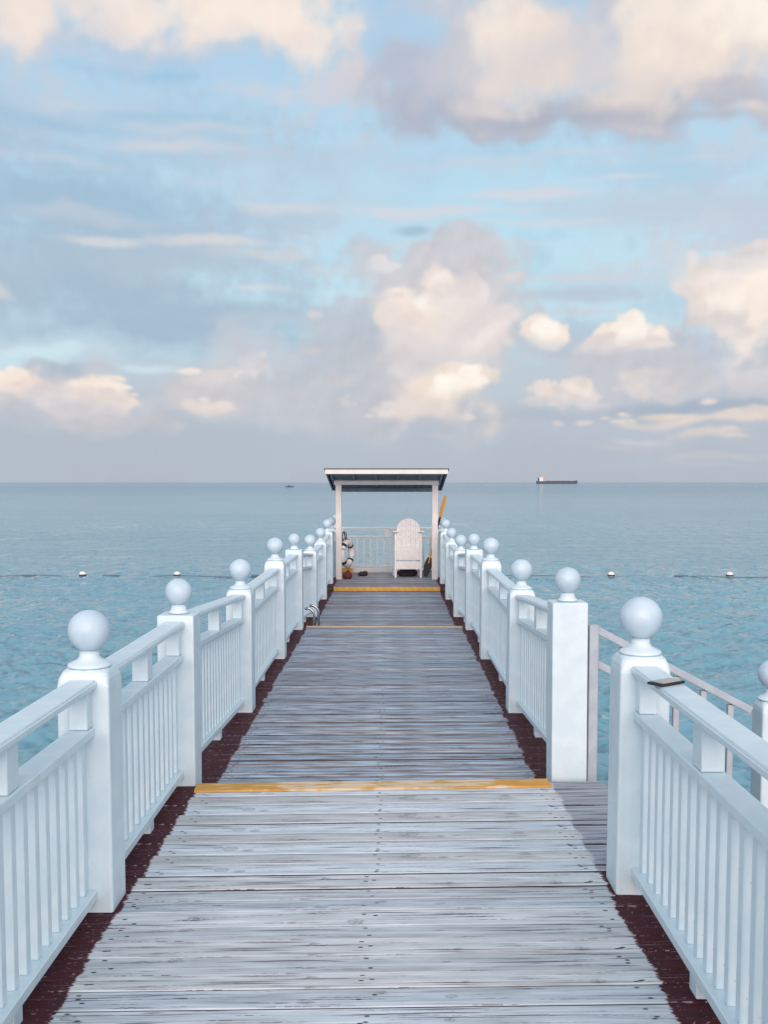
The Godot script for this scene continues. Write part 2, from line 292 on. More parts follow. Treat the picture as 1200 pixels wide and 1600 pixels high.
	[20.41, 8.95, 0.49, 0.47, 248, 234, 222, 0.77, 0.5, 0.9, 1],
	[19.58, 9.40, 0.78, 0.75, 250, 236, 224, 0.77, 0.5, 0.9, 1],
	[17.65, 7.97, 1.43, 0.93, 224, 216, 215, 0.7, 0.42, 1.0, 1],
	[17.93, 8.53, 0.57, 0.37, 222, 214, 213, 0.59, 0.5, 0.9, 1],
	[18.86, 7.89, 0.49, 0.32, 219, 211, 210, 0.59, 0.5, 0.9, 1],
	[17.63, 8.75, 0.60, 0.39, 221, 213, 212, 0.59, 0.5, 0.9, 1],
	[18.33, 8.35, 0.48, 0.31, 224, 216, 215, 0.59, 0.5, 0.9, 1],
	[19.58, 5.55, 2.15, 1.43, 214, 211, 215, 0.8, 0.42, 1.0, 1],
	[16.67, 7.17, 2.15, 0.72, 184, 198, 214, 0.7, 0.42, 1.0, 1],
	[16.34, 8.02, 0.86, 0.36, 192, 216, 230, 0.6, 0.42, 1.0, 1],
	[18.62, 11.39, 3.58, 0.72, 205, 208, 218, 0.5, 0.42, 1.0, 1],
	[12.82, 6.71, 3.22, 1.58, 200, 201, 208, 0.9, 0.34, 1.05, 1],
	[8.50, 7.40, 2.01, 1.07, 192, 199, 209, 0.7, 0.34, 1.05, 1],
	[8.32, 8.13, 0.97, 0.79, 248, 234, 222, 0.97, 0.34, 1.05, 1],
	[7.47, 8.08, 0.45, 0.37, 242, 228, 216, 0.82, 0.5, 0.9, 1],
	[9.17, 8.01, 0.42, 0.34, 248, 234, 222, 0.82, 0.5, 0.9, 1],
	[8.11, 8.65, 0.27, 0.22, 254, 240, 228, 0.82, 0.5, 0.9, 1],
	[7.49, 8.41, 0.45, 0.37, 245, 231, 219, 0.82, 0.5, 0.9, 1],
	[8.43, 8.34, 0.64, 0.50, 254, 245, 236, 0.9, 0.34, 1.05, 1],
	[8.90, 8.38, 0.25, 0.21, 255, 248, 239, 0.77, 0.5, 0.9, 1],
	[7.92, 8.33, 0.28, 0.22, 255, 249, 240, 0.77, 0.5, 0.9, 1],
	[8.48, 8.61, 0.26, 0.21, 255, 249, 240, 0.77, 0.5, 0.9, 1],
	[8.85, 8.54, 0.31, 0.24, 252, 243, 234, 0.77, 0.5, 0.9, 1],
	[11.62, 8.15, 0.79, 0.57, 246, 232, 222, 0.95, 0.34, 1.05, 1],
	[12.21, 8.23, 0.26, 0.21, 249, 235, 225, 0.81, 0.5, 0.9, 1],
	[12.19, 8.20, 0.25, 0.21, 248, 234, 224, 0.81, 0.5, 0.9, 1],
	[11.86, 8.54, 0.26, 0.21, 240, 226, 216, 0.81, 0.5, 0.9, 1],
	[12.09, 8.52, 0.30, 0.22, 249, 235, 225, 0.81, 0.5, 0.9, 1],
	[12.92, 8.35, 1.15, 0.97, 254, 243, 232, 0.97, 0.34, 1.05, 1],
	[12.23, 8.47, 0.44, 0.37, 251, 240, 229, 0.82, 0.5, 0.9, 1],
	[12.19, 8.30, 0.50, 0.42, 248, 237, 226, 0.82, 0.5, 0.9, 1],
	[12.92, 9.01, 0.49, 0.41, 251, 240, 229, 0.82, 0.5, 0.9, 1],
	[12.52, 8.85, 0.55, 0.47, 248, 237, 226, 0.82, 0.5, 0.9, 1],
	[14.07, 7.77, 1.07, 0.72, 242, 229, 221, 0.9, 0.34, 1.05, 1],
	[14.53, 8.22, 0.40, 0.27, 238, 225, 217, 0.77, 0.5, 0.9, 1],
	[13.39, 8.03, 0.48, 0.32, 238, 225, 217, 0.77, 0.5, 0.9, 1],
	[13.19, 7.71, 0.37, 0.25, 239, 226, 218, 0.77, 0.5, 0.9, 1],
	[14.64, 7.99, 0.48, 0.32, 249, 236, 228, 0.77, 0.5, 0.9, 1],
	[12.48, 7.47, 2.51, 0.64, 228, 218, 215, 0.8, 0.34, 1.05, 1],
	[12.50, 7.87, 0.81, 0.21, 227, 217, 214, 0.68, 0.5, 0.9, 1],
	[11.64, 7.81, 1.23, 0.32, 227, 217, 214, 0.68, 0.5, 0.9, 1],
	[13.73, 7.62, 1.24, 0.32, 222, 212, 209, 0.68, 0.5, 0.9, 1],
	[14.63, 7.38, 0.92, 0.24, 234, 224, 221, 0.68, 0.5, 0.9, 1],
	[13.16, 8.14, 0.93, 0.72, 255, 247, 238, 0.8, 0.34, 1.05, 1],
	[12.54, 8.57, 0.47, 0.36, 255, 245, 236, 0.68, 0.5, 0.9, 1],
	[13.84, 8.35, 0.45, 0.35, 251, 241, 232, 0.68, 0.5, 0.9, 1],
	[12.81, 8.54, 0.34, 0.26, 255, 245, 236, 0.68, 0.5, 0.9, 1],
	[13.70, 8.28, 0.26, 0.21, 255, 245, 236, 0.68, 0.5, 0.9, 1],
	[13.83, 5.17, 1.65, 0.86, 224, 215, 213, 0.85, 0.34, 1.05, 1],
	[12.38, 5.12, 0.51, 0.26, 220, 211, 209, 0.72, 0.5, 0.9, 1],
	[14.52, 5.78, 0.76, 0.40, 224, 215, 213, 0.72, 0.5, 0.9, 1],
	[14.91, 5.10, 0.63, 0.33, 230, 221, 219, 0.72, 0.5, 0.9, 1],
	[15.10, 5.46, 0.59, 0.31, 218, 209, 207, 0.72, 0.5, 0.9, 1],
	[9.54, 4.90, 1.86, 0.86, 228, 218, 214, 0.9, 0.34, 1.05, 1],
	[10.04, 5.57, 0.85, 0.39, 222, 212, 208, 0.77, 0.5, 0.9, 1],
	[11.18, 4.77, 0.55, 0.25, 225, 215, 211, 0.77, 0.5, 0.9, 1],
	[8.56, 5.27, 0.89, 0.41, 225, 215, 211, 0.77, 0.5, 0.9, 1],
	[8.36, 4.85, 0.77, 0.36, 232, 222, 218, 0.77, 0.5, 0.9, 1],
	[8.32, 5.05, 0.72, 0.86, 236, 223, 216, 0.9, 0.34, 1.05, 1],
	[8.56, 5.41, 0.25, 0.24, 240, 227, 220, 0.77, 0.5, 0.9, 1],
	[7.67, 5.10, 0.30, 0.30, 230, 217, 210, 0.77, 0.5, 0.9, 1],
	[8.86, 5.49, 0.28, 0.28, 243, 230, 223, 0.77, 0.5, 0.9, 1],
	[8.52, 5.61, 0.25, 0.24, 236, 223, 216, 0.77, 0.5, 0.9, 1],
	[10.00, 5.38, 0.79, 0.57, 242, 229, 220, 0.9, 0.34, 1.05, 1],
	[9.33, 5.39, 0.25, 0.21, 246, 233, 224, 0.77, 0.5, 0.9, 1],
	[9.43, 5.56, 0.35, 0.26, 240, 227, 218, 0.77, 0.5, 0.9, 1],
	[10.40, 5.75, 0.28, 0.21, 237, 224, 215, 0.77, 0.5, 0.9, 1],
	[10.44, 5.53, 0.35, 0.26, 236, 223, 214, 0.77, 0.5, 0.9, 1],
	[8.07, 4.42, 1.07, 0.50, 220, 213, 212, 0.7, 0.34, 1.05, 1],
	[8.78, 4.37, 0.43, 0.21, 227, 220, 219, 0.59, 0.5, 0.9, 1],
	[7.39, 4.48, 0.53, 0.25, 215, 208, 207, 0.59, 0.5, 0.9, 1],
	[8.95, 4.45, 0.42, 0.21, 220, 213, 212, 0.59, 0.5, 0.9, 1],
	[8.77, 4.64, 0.40, 0.21, 223, 216, 215, 0.59, 0.5, 0.9, 1],
	[11.28, 4.31, 1.43, 0.43, 212, 209, 213, 0.7, 0.34, 1.05, 1],
	[11.28, 6.12, 2.15, 0.72, 198, 200, 207, 0.6, 0.34, 1.05, 1],
	[15.68, 5.33, 2.15, 1.07, 204, 203, 208, 0.7, 0.34, 1.05, 1],
	[16.01, 4.05, 6.80, 0.54, 167, 180, 196, 0.85, 0.8, 0.6, 0],
	[8.85, 3.71, 4.30, 0.50, 178, 189, 202, 0.7, 0.8, 0.6, 0],
	[17.32, 3.41, 4.30, 0.43, 231, 217, 208, 0.9, 0.6, 0.8, 1],
	[14.77, 3.67, 2.00, 0.21, 226, 212, 203, 0.77, 0.5, 0.9, 1],
	[14.39, 3.57, 1.48, 0.21, 230, 216, 207, 0.77, 0.5, 0.9, 1],
	[15.35, 3.62, 1.39, 0.21, 228, 214, 205, 0.77, 0.5, 0.9, 1],
	[20.20, 3.45, 2.04, 0.21, 229, 215, 206, 0.77, 0.5, 0.9, 1],
	[13.66, 3.13, 2.86, 0.29, 218, 209, 208, 0.8, 0.6, 0.8, 1],
	[12.51, 3.42, 1.07, 0.47, 236, 221, 211, 0.9, 0.6, 0.8, 1],
	[12.80, 3.73, 0.54, 0.23, 233, 218, 208, 0.77, 0.5, 0.9, 1],
	[11.63, 3.62, 0.46, 0.21, 231, 216, 206, 0.77, 0.5, 0.9, 1],
	[12.59, 3.82, 0.49, 0.21, 242, 227, 217, 0.77, 0.5, 0.9, 1],
	[13.12, 3.38, 0.37, 0.21, 232, 217, 207, 0.77, 0.5, 0.9, 1],
	[17.16, 4.27, 0.93, 0.32, 232, 219, 212, 0.9, 0.6, 0.8, 1],
	[19.26, 3.71, 1.79, 0.47, 228, 215, 208, 0.8, 0.6, 0.8, 1],
	[17.79, 3.68, 0.73, 0.21, 227, 214, 207, 0.68, 0.5, 0.9, 1],
	[18.24, 3.80, 0.68, 0.21, 232, 219, 212, 0.68, 0.5, 0.9, 1],
	[17.99, 3.72, 0.54, 0.21, 230, 217, 210, 0.68, 0.5, 0.9, 1],
	[20.09, 3.83, 0.65, 0.21, 224, 211, 204, 0.68, 0.5, 0.9, 1],
	[16.99, 2.64, 2.15, 0.43, 224, 212, 207, 0.8, 0.6, 0.8, 1],
	[18.23, 2.82, 0.88, 0.21, 220, 208, 203, 0.68, 0.5, 0.9, 1],
	[18.56, 2.54, 0.76, 0.21, 220, 208, 203, 0.68, 0.5, 0.9, 1],
	[18.07, 2.89, 0.70, 0.21, 225, 213, 208, 0.68, 0.5, 0.9, 1],
	[18.37, 2.61, 0.65, 0.21, 225, 213, 208, 0.68, 0.5, 0.9, 1],
	[10.59, 3.34, 0.79, 0.29, 222, 212, 210, 0.8, 0.6, 0.8, 1],
	[9.26, 3.28, 0.50, 0.32, 218, 211, 211, 0.7, 0.6, 0.8, 1],
	[12.30, 1.92, 3.22, 0.29, 197, 198, 203, 0.6, 0.6, 0.8, 1],
	[17.97, 1.46, 3.58, 0.32, 198, 198, 203, 0.6, 0.6, 0.8, 1],
	[13.33, 2.26, 2.15, 0.29, 208, 207, 211, 0.6, 0.6, 0.8, 1],
	[2.61, 2.61, 0.93, 0.25, 200, 199, 203, 0.6, 0.6, 0.8, 1],
	[15.34, 1.04, 5.37, 0.21, 190, 194, 201, 0.5, 0.6, 0.8, 1],
	[1.75, 21.33, 4.66, 3.40, 186, 191, 206, 0.85, 0.6, 0.6, 2],
	[5.32, 19.37, 6.80, 1.65, 176, 183, 200, 0.9, 0.6, 0.6, 2],
	[11.28, 18.94, 10.38, 1.50, 180, 184, 198, 0.9, 0.6, 0.6, 2],
	[17.65, 19.06, 6.45, 1.93, 188, 189, 200, 0.9, 0.6, 0.6, 2],
	[3.18, 23.45, 4.30, 1.79, 200, 203, 214, 0.7, 0.6, 0.6, 2],
	[10.24, 21.64, 10.74, 3.94, 216, 211, 214, 0.9, 0.6, 0.6, 2],
	[16.67, 22.01, 7.88, 4.30, 231, 219, 214, 0.95, 0.6, 0.6, 2],
	[7.09, 21.96, 4.30, 3.01, 232, 220, 214, 0.85, 0.75, 0.8, 2],
	[6.38, 23.05, 2.51, 1.65, 244, 231, 221, 0.9, 0.75, 0.8, 2],
	[8.85, 20.49, 3.22, 2.01, 231, 218, 212, 0.8, 0.75, 0.8, 2],
	[4.97, 19.38, 2.15, 0.93, 216, 209, 210, 0.7, 0.75, 0.8, 2],
	[15.34, 21.24, 5.37, 2.86, 238, 225, 216, 0.8, 0.75, 0.8, 2],
	[17.32, 23.10, 5.37, 2.65, 251, 239, 227, 0.95, 0.75, 0.8, 2],
	[14.00, 23.44, 2.86, 1.65, 245, 232, 221, 0.85, 0.75, 0.8, 2],
	[19.58, 23.40, 3.22, 2.51, 253, 243, 231, 0.9, 0.75, 0.8, 2],
	[12.65, 19.79, 3.22, 1.29, 226, 215, 210, 0.7, 0.75, 0.8, 2],
	[15.68, 19.39, 2.51, 1.22, 230, 218, 212, 0.7, 0.75, 0.8, 2],
	[18.94, 18.59, 2.15, 0.57, 228, 216, 212, 0.85, 0.75, 0.8, 2],
	[17.97, 19.78, 3.58, 0.50, 192, 192, 203, 0.6, 0.75, 0.8, 2],
	[11.62, 19.08, 4.30, 0.43, 200, 195, 200, 0.6, 0.75, 0.8, 2],
	[8.50, 18.78, 7.88, 0.50, 174, 181, 197, 0.7, 0.75, 0.8, 2],
	[16.67, 18.38, 5.01, 0.43, 180, 185, 199, 0.7, 0.75, 0.8, 2],
	[15.68, 20.61, 1.79, 0.93, 242, 229, 219, 0.6, 0.75, 0.8, 2],
	[3.18, 21.62, 1.79, 1.43, 200, 200, 209, 0.5, 0.75, 0.8, 2],
	[9.02, 24.34, 1.79, 0.86, 172, 205, 230, 0.6, 0.8, 0.8, 2],
	[11.79, 22.44, 1.07, 0.93, 186, 203, 221, 0.5, 0.8, 0.8, 2],
	[11.10, 23.38, 1.07, 0.86, 190, 200, 216, 0.7, 0.8, 0.8, 2],
	[1.04, 23.48, 2.15, 1.43, 172, 207, 234, 0.8, 0.8, 0.8, 2],
	[-0.75, 23.18, 1.43, 2.15, 174, 207, 234, 0.7, 0.8, 0.8, 2],
	[1.75, 24.37, 3.22, 0.72, 196, 203, 216, 0.6, 0.8, 0.8, 2],
	[11.10, 24.26, 1.43, 0.93, 196, 199, 210, 0.6, 0.8, 0.8, 2],
	[-9.96, 24.34, 11.82, 2.51, 230, 221, 220, 0.9, 0.7, 0.75, 2],
	[-18.04, 21.56, 6.09, 1.22, 198, 206, 220, 0.7, 0.7, 0.75, 2],
	[-11.00, 22.35, 8.24, 0.93, 200, 207, 221, 0.7, 0.7, 0.75, 2],
	[-12.71, 24.14, 5.37, 2.01, 245, 232, 222, 0.9, 0.7, 0.75, 2],
	[-7.51, 24.34, 6.80, 2.36, 249, 235, 223, 0.95, 0.7, 0.75, 2],
	[-3.97, 24.03, 2.86, 1.65, 245, 232, 222, 0.85, 0.7, 0.75, 2],
	[-20.27, 22.60, 3.94, 2.01, 242, 228, 219, 0.9, 0.7, 0.75, 2],
	[-16.73, 23.46, 4.30, 1.79, 235, 224, 220, 0.9, 0.7, 0.75, 2],
	[-19.00, 23.19, 2.15, 1.29, 243, 230, 221, 0.8, 0.7, 0.75, 2],
	[-2.54, 21.94, 1.58, 1.65, 216, 210, 214, 0.8, 0.7, 0.75, 2],
	[-1.83, 24.96, 3.94, 0.86, 234, 225, 222, 0.8, 0.7, 0.75, 2],
	[-3.61, 20.68, 1.79, 1.07, 206, 209, 220, 0.6, 0.7, 0.75, 2],
	[-5.04, 22.95, 2.15, 0.57, 238, 226, 220, 0.7, 0.7, 0.75, 2],
	[-15.08, 22.46, 2.15, 0.72, 226, 219, 222, 0.6, 0.7, 0.75, 2],
	[-9.61, 22.89, 4.30, 0.64, 240, 228, 221, 0.7, 0.7, 0.75, 2],
]

var mats := {}
var meshes := {}
var rng := RandomNumberGenerator.new()

func _ready() -> void:
	rng.seed = 20240611
	make_camera()
	make_light()
	make_materials()
	make_sea()
	make_deck()
	make_supports()
	make_railings()
	make_stair()
	make_shelter()
	make_shelter_gear()
	make_small_things()
	make_sea_things()

# ------------------------------------------------------------------ camera, sky, light

func make_camera() -> void:
	var cam := Camera3D.new()
	cam.name = "camera"
	cam.projection = Camera3D.PROJECTION_FRUSTUM
	cam.near = 0.1
	cam.far = 60000.0
	cam.size = 0.1
	cam.frustum_offset = Vector2(0.0, 0.1 * 66.9 / 1600.0)
	cam.position = Vector3(0.085, 1.7, 0.0)
	cam.rotation_degrees = Vector3(-4.0, 0.394, 0.0)
	add_child(cam)
	cam.current = true

func make_light() -> void:
	var env := Environment.new()
	env.background_mode = Environment.BG_SKY
	var sky := Sky.new()
	var m := PanoramaSkyMaterial.new()
	m.panorama = ImageTexture.create_from_image(sky_image())
	sky.sky_material = m
	env.sky = sky
	env.tonemap_mode = Environment.TONE_MAPPER_LINEAR
	env.tonemap_exposure = 1.0
	env.sdfgi_enabled = true
	env.ssao_enabled = true
	env.ssil_enabled = true
	var we := WorldEnvironment.new()
	we.name = "world_environment"
	we.environment = env
	add_child(we)
	var sun := DirectionalLight3D.new()
	sun.name = "sun"
	sun.light_energy = 1.15
	sun.light_color = Color(1.0, 0.90, 0.86)
	sun.light_angular_distance = 60.0
	sun.shadow_enabled = true
	sun.rotation_degrees = Vector3(-22.0, 2.0, 0.0)
	add_child(sun)

func sky_image() -> Image:
	# One 45 degree wide stretch of sky is worked out and goes on round the horizon.
	var tw := 512
	var th := 1024
	var billow := noise_floats(3, 0.017, 4, tw, th, 1)
	var puff := puff_floats(tw, th)
	var streak := noise_floats(8, 0.022, 5, tw, th, 5)
	var fine := noise_floats(21, 0.07, 4, tw, th, 1)
	var warp_x := noise_floats(71, 0.013, 6, tw, th, 1)
	var warp_y := noise_floats(72, 0.013, 6, tw, th, 1)
	var broad := noise_floats(34, 0.0065, 4, tw, th, 1)
	var r := PackedFloat32Array(); r.resize(tw * th)
	var g := PackedFloat32Array(); g.resize(tw * th)
	var b := PackedFloat32Array(); b.resize(tw * th)
	# air, by elevation
	var stops := [[0.0, 178, 186, 196], [2.0, 182, 191, 201], [4.5, 190, 203, 213], [7.0, 196, 216, 227], [10.0, 197, 226, 238], [13.0, 193, 225, 240], [17.0, 187, 218, 237], [21.0, 179, 211, 235], [26.0, 168, 204, 231], [45.0, 146, 190, 225], [90.0, 132, 178, 216]]
	for row in th:
		var el := 90.0 - (row + 0.5) * 90.0 / th
		var k := 0
		while k < stops.size() - 2 and el > stops[k + 1][0]:
			k += 1
		var t: float = clampf((el - stops[k][0]) / (stops[k + 1][0] - stops[k][0]), 0.0, 1.0)
		var cr: float = lerpf(stops[k][1], stops[k + 1][1], t)
		var cg: float = lerpf(stops[k][2], stops[k + 1][2], t)
		var cb: float = lerpf(stops[k][3], stops[k + 1][3], t)
		var i0 := row * tw
		var high := smoothstep(24.5, 28.0, el)
		for c in tw:
			var i := i0 + c
			var rr := cr
			var gg := cg
			var bb := cb
			if high > 0.0:
				var n := broad[i] * 0.75 + billow[i] * 0.35
				var a := smoothstep(-0.16, 0.16, n) * 0.85 * high
				var lit := clampf(0.5 + fine[i] * 0.5 + broad[i] * 1.2, 0.0, 1.0)
				rr = lerpf(rr, lerpf(188.0, 242.0, lit), a)
				gg = lerpf(gg, lerpf(193.0, 227.0, lit), a)
				bb = lerpf(bb, lerpf(206.0, 215.0, lit), a)
			r[i] = rr
			g[i] = gg
			b[i] = bb
	# thin mottled veil over the air
	for row in range(th - 320, th - 70):
		var el := (th - row) * 90.0 / th
		var k := smoothstep(6.0, 10.0, el) * (1.0 - smoothstep(24.0, 28.0, el))
		for c in tw:
			var i := row * tw + c
			var a := k * 0.75 * smoothstep(-0.06, 0.30, streak[i] * 0.75 + fine[i] * 0.5 + billow[i] * 0.35 + broad[i] * 0.4)
			r[i] = lerpf(r[i], 207.0, a)
			g[i] = lerpf(g[i], 212.0, a)
			b[i] = lerpf(b[i], 222.0, a)
			var a2 := k * 0.4 * smoothstep(0.02, 0.30, streak[i] * -0.7 + fine[i] * 0.3 - warp_x[i] * 0.7)
			r[i] = lerpf(r[i], 168.0, a2)
			g[i] = lerpf(g[i], 197.0, a2)
			b[i] = lerpf(b[i], 219.0, a2)
	var ppd := tw / 45.0
	for p in CLOUDS:
		var cx: float = (p[0] + 22.5) * ppd
		var cy: float = th - p[1] * ppd
		var rx: float = p[2] * ppd
		var ry: float = p[3] * ppd
		var amp: float = p[9]
		var bend_y := minf(ry * 1.5, 34.0) if p[10] >= 1 else minf(ry * 1.3, 22.0)
		var bend_x := bend_y * (1.2 if p[10] >= 1 else 3.0)
		var reach := 1.5 + amp * 0.6
		var x0 := maxi(0, int(cx - rx * reach))
		var x1 := mini(tw - 1, int(cx + rx * reach))
		var y0 := maxi(0, int(cy - ry * reach))
		var y1 := mini(th - 1, int(cy + ry * reach))
		var soft: float = p[8]
		var alpha: float = p[7]
		var billowing: bool = p[10] >= 1
		var tight: bool = p[10] == 1
		var pr: float = p[4]
		var pg: float = p[5]
		var pb: float = p[6]
		for y in range(y0, y1 + 1):
			for x in range(x0, x1 + 1):
				var i := y * tw + x
				var dx := (x + warp_x[i] * bend_x - cx) / rx
				var dy := (y + warp_y[i] * bend_y - cy) / ry
				var n := 0.0
				if billowing:
					n = (puff[i] * 0.9 + billow[i] * 0.7 + fine[i] * 0.34) if tight else (billow[i] * 1.05 + puff[i] * 0.22 + fine[i] * 0.10)
				else:
					n = streak[i] * 1.2 + fine[i] * 0.30
				var d := 1.0 - sqrt(dx * dx + dy * dy) + amp * n
				if d <= 0.0:
					continue
				var a := alpha * smoothstep(0.0, soft * 1.15, d)
				if tight:
					a *= 1.0 - 0.75 * smoothstep(-0.1, 1.0, dy)
				var shade := 1.0
				if billowing:
					var j := mini(y + 4, th - 1) * tw + mini(x + 3, tw - 1)
					shade = 1.0 + clampf((puff[i] - puff[j]) * (0.16 if tight else 0.05), -0.03, 0.03)
				r[i] = lerpf(r[i], pr * shade, a)
				g[i] = lerpf(g[i], pg * shade, a)
				b[i] = lerpf(b[i], pb * shade, a)
	# join the right end to the left end so that the stretch can follow itself
	for row in th:
		for d in 22:
			var i := row * tw + tw - 1 - d
			var j := row * tw + d
			var w := 1.0 - smoothstep(0.0, 22.0, float(d))
			r[i] = lerpf(r[i], r[j], w)
			g[i] = lerpf(g[i], g[j], w)
			b[i] = lerpf(b[i], b[j], w)
	var bytes := PackedByteArray()
	bytes.resize(tw * th * 3)
	var rs := RandomNumberGenerator.new()
	rs.seed = 5
	for i in tw * th:
		var j := rs.randf()
		bytes[i * 3] = clampi(int(r[i] + j), 0, 255)
		bytes[i * 3 + 1] = clampi(int(g[i] + j), 0, 255)
		bytes[i * 3 + 2] = clampi(int(b[i] + j), 0, 255)
	var tile := Image.create_from_data(tw, th, false, Image.FORMAT_RGB8, bytes)
	var all := Image.create_empty(4096, 2048, false, Image.FORMAT_RGB8)
	all.fill(Color8(112, 150, 168))
	# the tile in the middle of the picture looks along -z
	for k in 9:
		all.blit_rect(tile, Rect2i(0, 0, tw, th), Vector2i(2048 - tw / 2 + (k - 4) * tw, 0))
	return all

func noise_floats(seed_: int, freq: float, octaves: int, w: int, h: int, stretch: int) -> PackedFloat32Array:
	# fractal noise about 0, roughly -0.5 .. 0.5, drawn out sideways by the given factor
	var bytes := noise_bytes(seed_, freq, octaves, w, h, stretch)
	var out := PackedFloat32Array()
	out.resize(w * h)
	for i in w * h:
		out[i] = bytes[i] / 255.0 - 0.5
	return out

func puff_floats(w: int, h: int) -> PackedFloat32Array:
	# rounded heads in several sizes, for heaped cloud
	var out := PackedFloat32Array()
	out.resize(w * h)
	var n := FastNoiseLite.new()
	n.noise_type = FastNoiseLite.TYPE_CELLULAR
	n.cellular_return_type = FastNoiseLite.RETURN_DISTANCE
	n.domain_warp_enabled = true
	n.domain_warp_amplitude = 9.0
	n.domain_warp_frequency = 0.03
	n.fractal_octaves = 1
	var share := [0.50, 0.34, 0.14]
	var freq := [0.022, 0.050, 0.11]
	for k in 3:
		n.seed = 60 + k
		n.frequency = freq[k]
		var im := n.get_image(w, h, false, false, false)
		im.convert(Image.FORMAT_L8)
		var by := im.get_data()
		for i in w * h:
			out[i] += (0.42 - by[i] / 255.0) * share[k]
	var mean := 0.0
	for i in range(0, w * h, 7):
		mean += out[i]
	mean /= ceilf(w * h / 7.0)
	for i in w * h:
		out[i] = (out[i] - mean) * 1.6
	return out

func noise_bytes(seed_: int, freq: float, octaves: int, w: int, h: int, stretch: int) -> PackedByteArray:
	var n := FastNoiseLite.new()
	n.seed = seed_
	n.noise_type = FastNoiseLite.TYPE_SIMPLEX_SMOOTH
	n.frequency = freq
	n.fractal_octaves = octaves
	n.fractal_gain = 0.5
	var im := n.get_image(maxi(w / stretch, 1), h)
	if stretch > 1:
		im.resize(w, h, Image.INTERPOLATE_CUBIC)
	im.convert(Image.FORMAT_L8)
	return im.get_data()

# ------------------------------------------------------------------ materials

func lin(r: float, g: float, b: float) -> Color:
	return Color(r, g, b).linear_to_srgb()

func flat(key: String, c: Color, rough := 0.6, metal := 0.0, spec := 0.5) -> StandardMaterial3D:
	var m := StandardMaterial3D.new()
	m.resource_name = key
	m.albedo_color = c
	m.roughness = rough
	m.metallic = metal
	m.metallic_specular = spec
	mats[key] = m
	return m

func mottled(key: String, c0: Color, c1: Color, rough: float, scale: float, relief := 0.0, seed_ := 1, chips := 0.0) -> StandardMaterial3D:
	# paint or stuff whose tone drifts a little, mapped from world axes
	var m := flat(key, Color.WHITE, rough)
	var n := FastNoiseLite.new()
	n.seed = seed_
	n.frequency = 0.012
	n.fractal_octaves = 5
	var im := n.get_seamless_image(512, 512)
	im.convert(Image.FORMAT_L8)
	var src := im.get_data()
	var out := PackedByteArray()
	out.resize(512 * 512 * 3)
	var ramp := PackedByteArray()
	for v in 256:
		var c := c0.lerp(c1, smoothstep(0.2, 0.8, v / 255.0))
		ramp.append_array([int(c.r * 255.0 + 0.5), int(c.g * 255.0 + 0.5), int(c.b * 255.0 + 0.5)])
	var speck := noise_bytes(seed_ + 500, 0.11, 3, 512, 512, 1)
	var limit := int(255.0 * (1.0 - chips * 7.0))
	for i in 512 * 512:
		var v := src[i] * 3
		if chips > 0.0 and speck[i] > limit and src[i] > 120:
			out[i * 3] = int(ramp[v] * 0.80)
			out[i * 3 + 1] = int(ramp[v + 1] * 0.74)
			out[i * 3 + 2] = int(ramp[v + 2] * 0.68)
			continue
		out[i * 3] = ramp[v]
		out[i * 3 + 1] = ramp[v + 1]
		out[i * 3 + 2] = ramp[v + 2]
	m.albedo_texture = ImageTexture.create_from_image(Image.create_from_data(512, 512, false, Image.FORMAT_RGB8, out))
	m.uv1_triplanar = true
	m.uv1_world_triplanar = true
	m.uv1_scale = Vector3.ONE * scale
	if relief > 0.0:
		m.heightmap_enabled = true
		m.heightmap_scale = relief
		m.heightmap_texture = ImageTexture.create_from_image(im)
	return m

